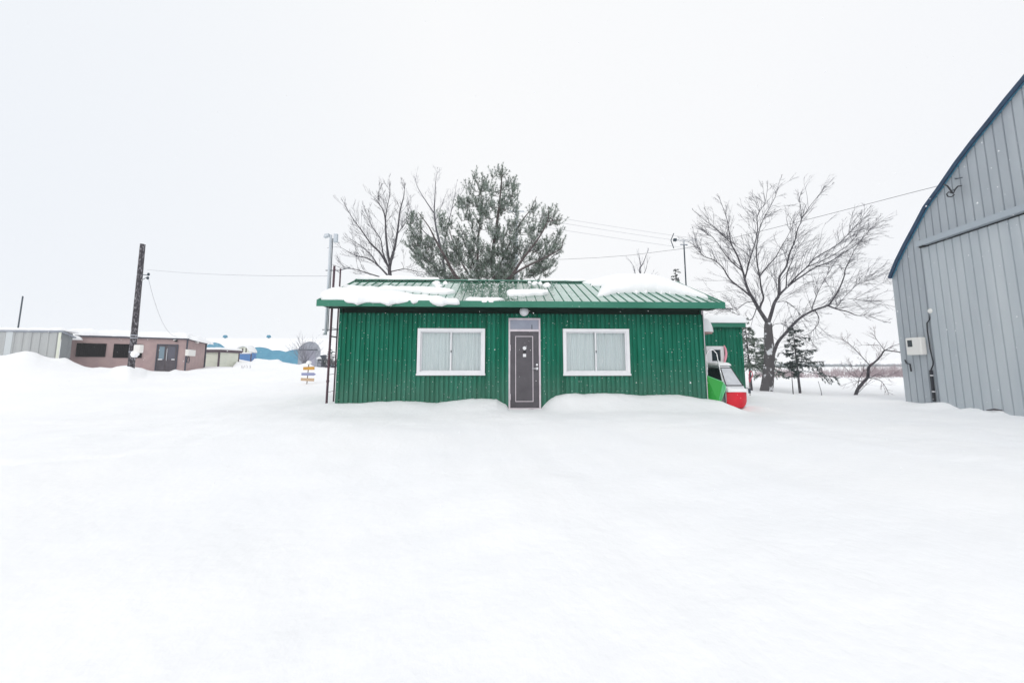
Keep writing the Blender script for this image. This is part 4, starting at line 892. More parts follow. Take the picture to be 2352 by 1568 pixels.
# long blue barrel-roofed barn
QY = 64.0; q0, q1 = at(400, 820, QY), at(835, 820, QY)
zrg = at(560, 781, QY).z; zbs = 0.6; RW = 7.0
bbn = thing('blue_barn', 'long blue barrel-roofed barn under a wavy snow cover in the left distance', 'barn', ((q0.x+q1.x)/2, QY, zbs))
def proj(p):
    d = p - O; k = d.y*math.cos(TH) + d.z*math.sin(TH); up_ = -d.y*math.sin(TH) + d.z*math.cos(TH); return 1176 + F*d.x/k, 784 - F*(up_/k - 3*SH)
def barrel(x, a, h=0.0): return Vector((x, QY - (RW+h)*math.sin(a), zbs + (zrg-zbs+h)*math.cos(a)))
mb = MB(); n = 24
for i in range(n):
    a, b = -math.pi/2 + math.pi*i/n, -math.pi/2 + math.pi*(i+1)/n
    mb.quad(barrel(q0.x, a), barrel(q1.x, a), barrel(q1.x, b), barrel(q0.x, b))
build('roof', mb, 'blue_roof', bbn, True)
for xx in (q0.x, q1.x):
    mb = MB(); mb.poly([barrel(xx, -math.pi/2+math.pi*i/n) for i in range(n+1)]); build('gable', mb, 'white_paint', bbn)
for px in (517, 617):
    vx_ = at(px, 778, QY).x; mb = MB(); mb.tube([Vector((vx_, QY, zrg-0.2)), Vector((vx_, QY, zrg+0.55))], 0.16, 10); mb.tube([Vector((vx_, QY, zrg+0.5)), Vector((vx_, QY, zrg+0.75)), Vector((vx_, QY, zrg+0.95))], [0.36, 0.36, 0.22], 12); build('roof_vent', mb, 'blue_roof', bbn)
er = [(430,815),(480,790),(492,786),(505,789),(520,800),(560,806),(579,799.5),(588,797.5),(597,797),(608,798.5),(617,800.5),(625,805),(634,804.6),(642,804.2),(650,806),(656,808),(664,805.5),(673,803),(685,802),(691,806),(697,838),(900,840)]
ep = np.array([e[0] for e in er]); ee = np.array([e[1] for e in er])
mb = MB(); xs = np.linspace(q0.x-0.2, q1.x+0.2, 90); rows_ = []
for x in xs:
    amax = min((k*0.01 for k in range(20, 156)), key=lambda q: (lambda w: abs(w[1]-float(np.interp(w[0], ep, ee))))(proj(barrel(x, q))))
    rows_.append([barrel(x, -1.3 + (amax+1.3)*k/17, 0.04 + 0.30*math.sqrt(max(0, 1-(k/17)**6))) for k in range(18)] + [barrel(x, amax, 0.01)])
for i in range(len(xs)-1):
    for k in range(18): mb.quad(rows_[i][k], rows_[i+1][k], rows_[i+1][k+1], rows_[i][k+1])
tag(build('snow_slab', mb, 'snow', None, True, origin=rows_[0][0]), 'wavy-edged snow cover on the long blue barn', 'snow')
# grey arched shed
GY = 44.0; g0, g1 = at(684, 830, GY), at(729, 830, GY); gm = (g0.x+g1.x)/2; GW = (g1.x-g0.x)/2; zt = at(714, 785, GY).z; zm = at(714, 803, GY).z
gs = thing('arched_shed', 'grey steel shed with pointed arched gable between blue barn and green cabin', 'shed', (gm, GY, 0.7))
def gsp(s): return Vector((gm + GW*s + 0.25*(1-abs(s)), GY, zm + (zt-zm)*(1-abs(s)**1.9)**0.9))
mb = MB(); ss = np.linspace(-1, 1, 17); mb.poly([Vector((gm-GW, GY, 0.3)), Vector((gm+GW, GY, 0.3))] + [gsp(s) for s in ss[::-1]]); build('gable', mb, 'arch_grey', gs)
mb = MB()
for i in range(16): a, b = gsp(ss[i]), gsp(ss[i+1]); mb.quad(a+Vector((0,-.15,.03)), b+Vector((0,-.15,.03)), b+Vector((0,.6,.03)), a+Vector((0,.6,.03)))
build('roof', mb, 'arch_grey', gs)
mb = MB(); mb.fbox(Vector((gm, GY, 0)), X, Yv, -GW*.95, GW*.95, -0.08, -0.002, zm-0.1, zm+0.06); build('lintel', mb, 'dark_steel', gs)
mb = MB(); mb.fbox(Vector((gm, GY, 0)), X, Yv, -GW*.45, GW*.78, -0.06, -0.002, 0.5, zm-0.101); build('door', mb, mat('faded_shed_door', rgb(160, 160, 176), 0.6, rgb(150, 152, 168), 2), gs)
for xx in (-GW, GW):
    mb = MB(); mb.fbox(Vector((gm+xx, GY, 0)), X, Yv, -0.01, 0.01, 0.0, 0.6, 0.3, zm); build('wall', mb, 'arch_grey', gs)
# snow-capped dark trailer right of it
TY = 38.0; t0, t1 = at(729, 835, TY), at(744, 835, TY); zt_ = at(735, 822, TY).z
tl = thing('small_trailer', 'dark little box trailer with snow on its lid right of the arched shed', 'trailer', (t0.x, TY, 0.8))
PC = Vector((t0.x, TY, 0)); L = t1.x-t0.x
mb = MB(); mb.fbox(PC, X, Yv, 0, L, 0, 0.55, 0.75, zt_-0.1); bevel(build('body', mb, 'dark_steel', tl), 0.06, 2)
mb = MB(); mb.fbox(PC, X, Yv, 0.1, L*.6, -0.02, -0.002, 1.0, zt_-0.3); build('side_panel', mb, 'arch_grey', tl)
mb = MB(); mb.prism([PC+Vector((L, 0.1, zt_-0.1)), PC+Vector((L, 0.1, zt_+0.35)), PC+Vector((L-0.5, 0.1, zt_+0.3)), PC+Vector((L-0.6, 0.1, zt_-0.1))], (0, 0.4, 0)); build('hood', mb, 'dark_steel', tl)
snow_blob('snow_patch', [(-0.1, -0.1), (L*.55, -0.1), (L*.55, 0.6), (-0.1, 0.6)], lambda a, b, t: PC + Vector((a, b, zt_-0.098+t)), 0.22, 0.2, 0.08, 0.3, label='snow pad on the dark little trailer', seed=95)
# signpost
GX = 16.2
gp = at(706.5, 880, GX); gz = zgs(gp.x, GX)
sg = thing('signpost', 'leaning wooden signpost with orange, lilac and tan boards in the snow', 'signpost', (gp.x-0.05, GX, gz))
def sp(px, py, dy=0.0): return at(px, py, GX+dy)
mb = MB(); pt = sp(709.5, 834); pb = sp(704.5, 879); pb.z = gz-0.2; mb.tube([pb, pt], 0.022, 8); build('post', mb, 'post_wood', sg)
for nm, mm, pts in (('board', 'orange', ((697,842.5),(722.5,841.5),(722.5,849),(697,849.5))), ('board', 'lilac', ((693,856),(721,855.5),(726,859.5),(721,862.5),(693,862))), ('board', 'tan', ((691.5,867.5),(722,868.5),(721.5,875.5),(691.5,874)))):
    mb = MB(); mb.prism([sp(x, y, -0.03) for x, y in pts], (0, -0.025, 0)); o = build(nm, mb, mm, sg); o['label'] = {'orange': 'orange board', 'lilac': 'lilac arrow-shaped board', 'tan': 'tan board'}[mm]
mb = MB(); mb.ball(pt+Z*0.03, 0.10, 10, 6, (1.2, 1, 0.9)); tag(build('snow_patch', mb, 'snow', None, True, origin=pt), 'snow cap on top of the signpost', 'snow')

# ------------------------------------------------------------------ trees
def nearest(nodes, p):
    return min(nodes, key=lambda q: (q[0]-p[0])**2 + (q[1]-p[1])**2)
def subdiv(pts, k=4):
    """Catmull-Rom through traced points (2D)"""
    out = []; n = len(pts)
    for i in range(n-1):
        p0, p1, p2, p3 = (np.array(pts[max(i-1, 0)], float), np.array(pts[i], float), np.array(pts[i+1], float), np.array(pts[min(i+2, n-1)], float))
        for j in range(k):
            t = j/k; out.append(tuple(0.5*((2*p1) + (-p0+p2)*t + (2*p0-5*p1+4*p2-p3)*t*t + (-p0+3*p1-3*p2+p3)*t**3)))
    out.append(tuple(pts[-1])); return out
def grow(mb, p, d, L, r, lvl, wind, wild=0.35, kids=4, sides=4, ratio=0.5, spread=0.7):
    """a twig: gently bending, with side twigs of its own"""
    n = 5; pts = [p.copy()]; dd = d.normalized()
    for i in range(n):
        dd = (dd + wind*0.22 + Vector((random.gauss(0, 1), random.gauss(0, 1), random.gauss(0, 1)))*0.10*wild*2).normalized()
        pts.append(pts[-1] + dd*(L/n))
    mb.tube(pts, [r*(1-0.6*i/n) for i in range(n+1)], sides if lvl > 0 else 3, cap=False)
    if lvl <= 0: return
    for k in range(kids):
        t = random.uniform(0.2, 0.95); i = min(n-1, int(t*n)); q = pts[i].lerp(pts[i+1], t*n-i)
        ax = (pts[i+1]-pts[i]).normalized(); o = ax.orthogonal().normalized(); o = Matrix.Rotation(random.uniform(0, 6.283), 3, ax) @ o
        nd = (ax*1.0 + o*random.uniform(0.4, 1.0)*spread + wind*0.25).normalized()
        grow(mb, q, nd, L*ratio*random.uniform(0.6, 1.2)*(1.1-0.5*t), r*0.62, lvl-1, wind, wild, kids, 3, ratio, spread)
class Traced:
    def __init__(s, conv, Y0, wander=0.4):
        s.conv = conv; s.Y0 = Y0; s.nodes = []; s.limbs = []; s.w = wander
    def limb(s, pts, r0, r1, slope=None):
        sub = subdiv(pts, 4)
        y = s.Y0 if not s.nodes else nearest(s.nodes, sub[0])[2]
        sl_ = random.uniform(-s.w, s.w) if slope is None else slope
        P3 = []; acc = 0; prev = None
        for (x, yy) in sub:
            px, py = s.conv(x, yy)
            if prev: acc += math.hypot(px-prev[0], py-prev[1])/F*s.Y0
            prev = (px, py); Y = y + sl_*acc; s.nodes.append((x, yy, Y)); P3.append(at(px, py, Y))
        n = len(P3); s.limbs.append((P3, [r0 + (r1-r0)*(i/(n-1))**0.8 for i in range(n)])); return P3
def twigs_on(mb, limbs, dens, L0, lvl, wind, r=0.007, start=0.25, kids=4, spread=0.8):
    for P3, rad in limbs:
        tot = sum((P3[i+1]-P3[i]).length for i in range(len(P3)-1)); n = int(tot*dens)
        for _ in range(n):
            t = random.uniform(start, 1.0); i = min(len(P3)-2, int(t*(len(P3)-1))); q = P3[i].lerp(P3[i+1], random.random())
            ax = (P3[i+1]-P3[i]).normalized(); o = Matrix.Rotation(random.uniform(0, 6.283), 3, ax) @ ax.orthogonal().normalized()
            nd = (ax*0.9 + o*random.uniform(0.4, 1.0)*spread + wind*0.3 + Z*0.12).normalized()
            grow(mb, q, nd, L0*random.uniform(0.35, 1.35)*(1.15-0.7*t), min(r, rad[i]*0.7), lvl, wind, 0.55, kids)
        grow(mb, P3[-1], P3[-1]-P3[-2], L0*0.30, rad[-1], lvl, wind, 0.4, kids)

# -- big bare tree right of the cabin
c6 = lambda x, y: ((1860+x/3.36)*.81667, (500+y/3.36)*.81667)
T = Traced(c6, 15.0, 0.45)
trunk = T.limb([(985,2050),(1000,1960),(1015,1820),(1022,1680),(1018,1560),(1010,1440),(1010,1370)], 0.25, 0.12, 0.0); T.limbs[0] = (T.limbs[0][0], [0.30,0.265,0.245,0.235,0.228,0.222,0.218,0.214,0.21,0.206,0.202,0.198,0.194,0.19,0.185,0.18,0.175,0.17,0.165,0.16,0.155,0.15,0.145,0.14,0.135][:len(T.limbs[0][0])])
b0 = T.limbs[0][0][0]
bt_ = thing('bare_tree', 'large bare spreading tree with windswept twigs right of the annex', 'tree', (b0.x, b0.y, zgs(b0.x, b0.y)))
T.limb([(1010,1375),(960,1300),(910,1220),(860,1130),(820,1060),(790,960),(770,880),(720,740),(660,620),(640,500),(620,390),(560,220)], 0.11, 0.010)
T.limb([(1010,1375),(1040,1280),(1070,1180),(1110,1110),(1115,1000),(1120,930),(1180,840),(1210,720),(1260,600),(1290,480),(1325,390),(1305,200)], 0.10, 0.010)
T.limb([(925,1240),(945,1190),(965,1130),(940,1020),(930,930),(905,800),(900,660),(925,500),(960,400),(1030,270),(1080,170),(1110,60)], 0.06, 0.008)
T.limb([(1030,1760),(1066,1643),(1110,1540),(1200,1440),(1290,1340),(1420,1260),(1570,1205),(1620,1150),(1680,1050),(1725,940),(1740,860),(1790,760),(1840,660),(1960,500)], 0.10, 0.010)
T.limb([(860,1130),(760,1050),(650,960),(580,850),(500,780),(400,740),(340,650),(310,540)], 0.05, 0.008)
T.limb([(770,880),(680,810),(600,720),(540,630),(480,560),(420,540)], 0.035, 0.007)
T.limb([(790,950),(810,880),(840,760),(890,600),(910,480),(905,380),(930,310),(980,240),(1000,120)], 0.045, 0.008)
T.limb([(660,620),(580,540),(500,470),(420,410),(350,350)], 0.03, 0.008)
T.limb([(840,760),(790,700),(700,640),(620,560)], 0.022, 0.006)
T.limb([(930,930),(1000,840),(1080,750),(1130,660),(1200,540),(1250,420)], 0.04, 0.007)
T.limb([(1325,390),(1390,290),(1450,210),(1520,140)], 0.02, 0.006)
T.limb([(1110,1110),(1170,1050),(1240,990),(1340,920),(1450,850),(1600,790),(1720,710),(1830,640),(1930,540),(2030,430)], 0.06, 0.008)
T.limb([(1180,1040),(1280,930),(1380,840),(1450,760),(1640,650),(1750,550),(1840,450),(1920,340)], 0.045, 0.008)
T.limb([(1180,1030),(1190,890),(1230,800),(1270,700),(1310,610)], 0.03, 0.006)
T.limb([(1380,840),(1550,770),(1760,640),(1880,500)], 0.03, 0.007)
T.limb([(1570,1205),(1660,1240),(1760,1265),(1850,1300),(1950,1300),(2060,1345)], 0.05, 0.010)
T.limb([(1620,1225),(1660,1220),(1720,1140),(1850,1010),(1960,950),(2090,840)], 0.022, 0.006)
T.limb([(1420,1260),(1440,1180),(1490,1060),(1560,930),(1640,800)], 0.026, 0.006)
T.limb([(1450,1250),(1490,1330),(1460,1410),(1380,1480),(1250,1530)], 0.028, 0.006)
T.limb([(880,1170),(800,1180),(700,1250),(620,1230),(500,1290)], 0.025, 0.006)
T.limb([(900,1230),(850,1340),(760,1310),(640,1250),(560,1200)], 0.025, 0.006)
T.limb([(1070,1180),(1180,1170),(1280,1250),(1320,1330)], 0.02, 0.005)
T.limb([(1015,1500),(1060,1390),(1150,1380),(1210,1420)], 0.02, 0.005)
T.limb([(1850,1010),(2000,960),(2150,950)], 0.012, 0.005)
T.limb([(1760,1140),(1900,1155),(2050,1160),(2200,1150)], 0.016, 0.005)
tr_ = MB(); lb = MB()
tr_.tube([Vector((b0.x, b0.y, zgs(b0.x, b0.y)-0.3))] + T.limbs[0][0], [0.34] + T.limbs[0][1], 12)
for P3, rad in T.limbs[1:]: lb.tube(P3, [r*0.82 for r in rad], 7, cap=False)
build('trunk', tr_, 'bark_snowy', bt_, True); build('limbs', lb, 'bark', bt_, True)
tw = MB(); WR = Vector((0.34, 0, 0.08)); WL = Vector((-0.45, 0, 0.10))
right_l = [l for l in T.limbs[1:] if l[0][-1].x > b0.x + 0.4]; left_l = [l for l in T.limbs[1:] if l[0][-1].x <= b0.x + 0.4]
twigs_on(tw, right_l, 7.2, 1.6, 2, WR, 0.0068, 0.10, 4, 1.15); twigs_on(tw, left_l, 8.5, 1.3, 2, WL*0.6 + Z*0.15, 0.0068, 0.10, 4, 1.1)
build('crown', tw, 'twig', bt_)

# -- bare tree behind the left roof
c5 = lambda x, y: ((900+x/2.94)*.81667, (420+y/2.94)*.81667)
T = Traced(c5, 17.0, 0.4)
T.limb([(575,1300),(580,1150),(578,1040),(575,980),(592,900),(620,800),(645,650),(660,520),(690,400),(700,330)], 0.13, 0.010)
T.limb([(580,960),(560,850),(545,700),(540,580),(520,500),(480,430),(490,330)], 0.08, 0.009)
T.limb([(540,590),(555,480),(572,400),(575,330)], 0.03, 0.007)
T.limb([(577,990),(500,860),(420,780),(350,680),(270,570),(200,450)], 0.07, 0.009)
T.limb([(560,960),(520,850),(500,740),(430,640),(380,520)], 0.05, 0.007)
T.limb([(575,1060),(480,960),(390,900),(300,880),(170,810)], 0.06, 0.008)
T.limb([(480,960),(420,870),(340,800),(250,740)], 0.04, 0.007)
T.limb([(575,1080),(400,1025),(290,992),(200,985)], 0.04, 0.008)
T.limb([(590,1010),(700,990),(800,1010),(900,1020)], 0.03, 0.006)
T.limb([(620,800),(640,700),(700,620),(730,500)], 0.03, 0.006)
b0 = T.limbs[0][0][0]
o = thing('bare_tree', 'bare fan-shaped tree behind the snowy left end of the cabin roof', 'tree', (b0.x, b0.y, zgs(b0.x, b0.y)))
lb = MB(); P3, rad = T.limbs[0]; lb.tube([Vector((b0.x, b0.y, zgs(b0.x, b0.y)-0.2))] + P3, [0.16]+rad, 9)
for P3, rad in T.limbs[1:]: lb.tube(P3, rad, 6, cap=False)
build('trunk', lb, 'bark', o, True); tw = MB(); twigs_on(tw, T.limbs, 6.5, 1.25, 2, Vector((-0.12, 0, 0.35)), 0.0075, 0.15, 4, 1.0); build('crown', tw, 'twig', o)
# -- pale birch between it and the pine
T = Traced(c5, 24.0, 0.4)
T.limb([(1060,1300),(1030,1000),(990,780),(960,650),(945,520),(950,400),(955,280),(968,190)], 0.13, 0.008)
T.limb([(945,530),(870,420),(810,320),(790,260)], 0.05, 0.007); T.limb([(1010,860),(1060,620),(1100,450),(1130,280)], 0.06, 0.008)
T.limb([(990,780),(860,680),(760,520),(715,370)], 0.05, 0.007); T.limb([(950,600),(1000,480),(1040,370)], 0.03, 0.006); T.limb([(1085,500),(1140,420),(1200,300)], 0.03, 0.006)
b0 = T.limbs[0][0][0]
o = thing('bare_tree', 'pale frosted bare tree standing just left of the pine', 'tree', (b0.x, b0.y, zgs(b0.x, b0.y)))
lb = MB(); P3, rad = T.limbs[0]; lb.tube([Vector((b0.x, b0.y, zgs(b0.x, b0.y)-0.2))] + P3, [0.16]+rad, 8)
for P3, rad in T.limbs[1:]: lb.tube(P3, rad, 6, cap=False)
build('trunk', lb, 'twig', o, True); tw = MB(); twigs_on(tw, T.limbs, 3.5, 1.4, 2, Vector((0, 0, 0.3)), 0.007, 0.2, 4); build('crown', tw, 'twig_pale', o)
# -- small far bare tree over the roof
c9 = lambda x, y: ((1560+x/5.345)*.81667, (560+y/5.345)*.81667)
T = Traced(c9, 27.0, 0.3)
T.limb([(1300,1500),(1300,1190),(1280,1050),(1320,980),(1370,860),(1400,780)], 0.09, 0.008); T.limb([(1300,1010),(1275,900),(1265,800)], 0.04, 0.008); T.limb([(1300,1190),(1370,1060),(1400,900)], 0.04, 0.006)
T.limb([(1300,1280),(1230,1180),(1180,1000),(1100,890)], 0.04, 0.007); T.limb([(1300,1250),(1420,1170),(1520,1145)], 0.03, 0.006)
b0 = T.limbs[0][0][0]
o = thing('bare_tree', 'small faint bare tree peeping over the right half of the cabin roof', 'tree', (b0.x, b0.y, zgs(b0.x, b0.y)))
lb = MB(); P3, rad = T.limbs[0]; lb.tube([Vector((b0.x, b0.y, zgs(b0.x, b0.y)-0.2))] + P3, [0.12]+rad, 7)
for P3, rad in T.limbs[1:]: lb.tube(P3, rad, 5, cap=False)
build('trunk', lb, 'twig', o); tw = MB(); twigs_on(tw, T.limbs, 3.0, 1.0, 1, Vector((0, 0, 0.3)), 0.008, 0.2, 4); build('crown', tw, 'twig_pale', o)
# -- crooked fruit tree by the barn
c8 = lambda x, y: ((2160+x/5.88)*.81667, (960+y/5.88)*.81667)
T = Traced(c8, 13.4, 0.35)
T.limb([(1445,900),(1490,780),(1590,660),(1650,590),(1655,520),(1662,440),(1690,400)], 0.055, 0.040, 0.0)
T.limb([(1690,400),(1800,310),(1870,230),(1930,150),(2060,160),(2230,185),(2330,200)], 0.035, 0.016); T.limb([(1690,400),(1560,260),(1410,100),(1300,10),(1220,-40)], 0.018, 0.006)
T.limb([(1470,820),(1510,610),(1560,530),(1580,470)], 0.016, 0.006); T.limb([(1510,610),(1440,530),(1390,430),(1350,340)], 0.010, 0.005)
T.limb([(1650,590),(1720,590),(1800,540),(1950,580),(2100,520)], 0.016, 0.005); T.limb([(1650,600),(1850,640),(1960,780),(1985,850)], 0.014, 0.006)
T.limb([(1500,840),(1580,760),(1660,680)], 0.010, 0.005); T.limb([(1930,150),(2050,80),(2200,30)], 0.016, 0.005); T.limb([(1930,150),(1850,40),(1780,-60),(1760,-170)], 0.014, 0.005)
T.limb([(1830,60),(1700,60),(1540,60)], 0.010, 0.004); T.limb([(1590,660),(1450,650),(1280,710)], 0.010, 0.004); T.limb([(1500,600),(1400,560),(1300,470)], 0.008, 0.004)
b0 = T.limbs[0][0][0]
o = thing('fruit_tree', 'small crooked leaning fruit tree beside the far corner of the barn', 'tree', (b0.x, b0.y, zgs(b0.x, b0.y)))
lb = MB(); P3, rad = T.limbs[0]; lb.tube([Vector((b0.x-0.05, b0.y, zgs(b0.x, b0.y)-0.15))] + P3, [0.08]+rad, 8)
for P3, rad in T.limbs[1:]: lb.tube(P3, rad, 6, cap=False)
build('trunk', lb, 'bark', o, True); tw = MB(); twigs_on(tw, T.limbs, 12.0, 0.62, 1, Vector((0.10, 0, 0.05)), 0.005, 0.12, 4, 1.1); build('crown', tw, 'twig_red', o)

# -- needles
def needles(V_, F_, pts, n, L, w, lean=0.7, jitter=0.35, tipcap=True):
    """n flat tapering needles round a shoot (polyline), numpy arrays gathered in V_, F_"""
    pts = np.array(pts); seg = np.linalg.norm(np.diff(pts, axis=0), axis=1); cum = np.concatenate([[0], np.cumsum(seg)])
    s_ = rng.uniform(0.0, 1.0, n)*cum[-1]; base = np.stack([np.interp(s_, cum, pts[:, k]) for k in range(3)], 1)
    d = pts[-1]-pts[0]; d = d/(np.linalg.norm(d)+1e-9)
    rnd = rng.normal(size=(n, 3)); rnd -= (rnd@d)[:, None]*d; rnd /= np.linalg.norm(rnd, axis=1)[:, None]+1e-9
    dirv = d*lean + rnd*1.0 + rng.normal(size=(n, 3))*jitter*0.4; dirv /= np.linalg.norm(dirv, axis=1)[:, None]
    side = np.cross(dirv, rng.normal(size=(n, 3))); side /= np.linalg.norm(side, axis=1)[:, None]+1e-9
    Ln = L*rng.uniform(0.7, 1.2, n)[:, None]; ww = w*rng.uniform(0.7, 1.3, n)[:, None]
    tri = np.stack([base-side*ww, base+side*ww, base+dirv*Ln], 1).reshape(-1, 3)
    V_.append(tri)
def needle_mesh(name, V_, m, parent):
    v = np.concatenate(V_); n = len(v)//3; me = bpy.data.meshes.new(name); v = v - np.array(root_loc(parent))
    me.vertices.add(len(v)); me.vertices.foreach_set('co', v.ravel()); me.loops.add(len(v)); me.loops.foreach_set('vertex_index', np.arange(len(v), dtype=np.int32))
    me.polygons.add(n); me.polygons.foreach_set('loop_start', np.arange(n, dtype=np.int32)*3); me.update(calc_edges=True)
    me.materials.append(M[m]); o = bpy.data.objects.new(name, me); C.objects.link(o); o.parent = parent; return o

# -- the pine behind the roof
PY = 18.5
def pp(x, y, dy=0.0): px, py = c5(x, y); return at(px, py, PY+dy)
pb = pp(1400, 1090); pbz = zgs(pb.x, PY)
pine = thing('pine_tree', 'bushy frosted pine tree rising behind the middle of the cabin roof', 'tree', (pb.x, PY, pbz))
trunks = [([(1455,1300),(1445,1090),(1430,900),(1440,760),(1470,560),(1490,380),(1505,220),(1511,125)], 0.17, 0.012, 0.0),
          ([(1440,1240),(1310,1080),(1303,900),(1312,700),(1332,560),(1340,420),(1300,290),(1255,205)], 0.12, 0.012, 0.6),
          ([(1420,1280),(1150,1080),(1040,900),(960,760),(900,640),(810,520)], 0.11, 0.012, -0.5),
          ([(1420,1260),(1220,1020),(1120,820),(1060,640),(1010,520)], 0.09, 0.012, 0.9),
          ([(1460,1280),(1580,1060),(1680,900),(1790,760),(1880,600),(1890,470)], 0.11, 0.012, -0.4),
          ([(1450,1050),(1560,800),(1650,620),(1740,500),(1790,390)], 0.09, 0.012, 0.5),
          ([(1450,1150),(1650,1000),(1850,900),(1990,820),(2010,735)], 0.08, 0.012, -0.7),
          ([(1300,1150),(1050,1050),(900,920),(790,820),(740,720)], 0.08, 0.012, 0.5),
          ([(1880,600),(1930,590),(2005,580)], 0.03, 0.012, 0.0)]
T = Traced(c5, PY, 0.3); br = MB()
for pts, r0_, r1_, sl_ in trunks: T.limb(pts, r0_, r1_, sl_)
for P3, rad in T.limbs: br.tube(P3, rad, 7, cap=False)
# crown volume: ellipses traced from the photo (cx, cy, rx, ry), each given real depth
lobes = [(1490,210,75,95),(1300,280,85,95),(1590,340,70,120),(1430,400,190,150),(1300,520,120,120),(1560,520,90,110),(1190,480,70,110),(1040,580,70,80),(800,600,75,90),(800,740,85,80),
         (880,830,130,110),(1040,780,130,160),(1200,760,140,140),(1400,760,170,150),(1560,780,150,160),(1740,690,150,140),(1770,480,50,90),(1890,560,80,90),(1960,590,50,30),(1930,730,90,100),(1860,860,140,110),
         (1680,900,180,140),(1480,950,190,130),(1250,960,180,120),(1050,950,120,100),(900,930,80,60),(1780,1000,110,60),(1560,1030,170,55),(1200,1040,200,50),(1000,1010,160,60),(1420,1030,160,60),(1320,880,120,120),(1620,1000,200,60)]
sc5 = PY/F*.81667/2.94
att = []
for (cx, cy, rx, ry) in lobes:
    cnt = int(rx*ry/330) + 4
    for _ in range(cnt):
        a = random.uniform(0, 6.283); q = math.sqrt(random.random()); x = cx + 0.92*rx*q*math.cos(a); y = cy + 38 + 0.92*ry*q*math.sin(a)
        if float(vnoise(x/40.0, y/40.0, 77)) < -0.17: continue
        dmax = min(rx, 150)*sc5*math.sqrt(max(0, 1-q*q))*1.15; att.append(pp(x, y, random.uniform(-1, 1)*dmax + 0.25*(random.random()-.5)))
nodes = []
for P3, rad in T.limbs:
    for p in P3[6:]: nodes.append(np.array(p))
NODE = np.array(nodes); core = np.array(pp(1400, 900))
att.sort(key=lambda p: float(np.min(np.linalg.norm(NODE - np.array(p), axis=1))))
V_ = []; tips = []
for p in att:
    pa_ = np.array(p); dd = np.linalg.norm(NODE - pa_, axis=1) + 0.9*np.maximum(0, NODE[:, 2]-pa_[2]-0.05)
    k = int(np.argmin(dd)); q = NODE[k]; L_ = np.linalg.norm(pa_-q)
    mid = (q+pa_)/2 - np.array([0, 0, 0.10*L_]); m2 = q*0.25+pa_*0.75 - np.array([0, 0, 0.06*L_])
    pts = [Vector(q), Vector(mid), Vector(m2), p]
    br.tube(pts, [min(0.03, 0.012+0.012*L_), 0.014, 0.010, 0.006], 4, cap=False)
    NODE = np.vstack([NODE, m2[None], pa_[None]])
    out = pa_ - np.array([core[0], core[1], core[2]-2.0]); out /= np.linalg.norm(out)
    for j in range(random.choice((2, 2, 3))):
        d = Vector(out)*0.6 + Z*random.uniform(0.15, 0.9) + Vector((random.gauss(0, .5), random.gauss(0, .45), random.gauss(0, .2))); d.normalize()
        L2 = random.uniform(0.32, 0.70); s0 = p if j == 0 else Vector(m2).lerp(p, random.uniform(0.3, 1.0))
        e1_ = s0 + d*L2*0.5; e2_ = e1_ + (d + Z*0.35).normalized()*L2*0.5
        br.tube([s0, e1_, e2_], [0.007, 0.006, 0.004], 3, cap=False)
        needles(V_, None, [s0, e1_, e2_], int(L2*56), 0.14, 0.0125, 0.55)
        needles(V_, None, [e1_.lerp(e2_, .8), e2_], 8, 0.12, 0.011, 1.6)
    needles(V_, None, [Vector(m2), p], int(L_*12)+3, 0.12, 0.010, 0.6)
build('trunk', br, 'pine_bark', pine); needle_mesh('crown', V_, 'needle', pine)
print('pine needles', sum(len(v) for v in V_)//3, len(att))
# -- spruces
def spruce(label, base, H_, z0, z1, rad, levels, m='needle_dark', trunk_r=0.05, droop=0.25, lop=0.0, snow=0, dens=70, leanx=0.0):
    o = thing('spruce_tree', label, 'tree', base); b = Vector(base); t = MB(); V_ = []
    tp = b + Vector((leanx*H_, 0, H_)); cv = lambda z: b + Vector((leanx*z, 0, z))
    t.tube([cv(-0.2)] + [cv(H_*k/5) for k in range(1, 6)], [trunk_r*(1.1-0.95*k/5) for k in range(6)], 7)
    pts_all = []
    for l in range(levels):
        f = l/max(1, levels-1); z = z0 + (z1-z0)*f; r_ = rad*(1-0.82*f)
        nb = 6 if f < .8 else 5
        for k in range(nb):
            a = 6.283*k/nb + l*1.1 + random.uniform(-.3, .3); rr = r_*random.uniform(0.4, 1.2)*(1+lop*math.cos(a))
            d = Vector((math.cos(a), math.sin(a), random.uniform(-.22, .22))); s = cv(z+random.uniform(-.16, .16))
            p1 = s + d*rr*0.5 - Z*droop*rr*random.uniform(.1,.7); p2 = s + d*rr - Z*droop*rr*0.6
            t.tube([s, p1, p2], [0.014, 0.010, 0.005], 4, cap=False)
            needles(V_, None, [s.lerp(p1, .2), p1, p2], int(rr*dens*1.6)+7, 0.08, 0.010, 0.9)
            for q in range(int(3+rr*5)):
                w = random.uniform(0.3, 1); c_ = s.lerp(p1, w*2) if w < .5 else p1.lerp(p2, w*2-1)
                e = c_ + (Matrix.Rotation(random.choice((-1, 1))*random.uniform(.5, 1.0), 3, 'Z') @ d)*rr*0.38*(1.15-w) + Z*random.uniform(-.30, .06)*rr
                t.tube([c_, e], [0.006, 0.003], 3, cap=False); needles(V_, None, [c_, e], int(rr*dens*.7)+7, 0.075, 0.010, 0.9)
                pts_all.append(c_.lerp(e, .5))
    build('trunk', t, 'bark', o); needle_mesh('crown', V_, m, o)
    return o
def gb(px, row, Y): p = at(px, row, Y); return (p.x, Y, zgs(p.x, Y))
q = gb(1838, 905, 13.9); spruce('dark young spruce with tiered boughs between bare tree and fruit tree', q, at(1832, 757, 13.9).z-q[2], 0.95, 2.6, 0.92, 10, dens=48, trunk_r=0.045, droop=0.15, lop=0.25, leanx=-0.03)
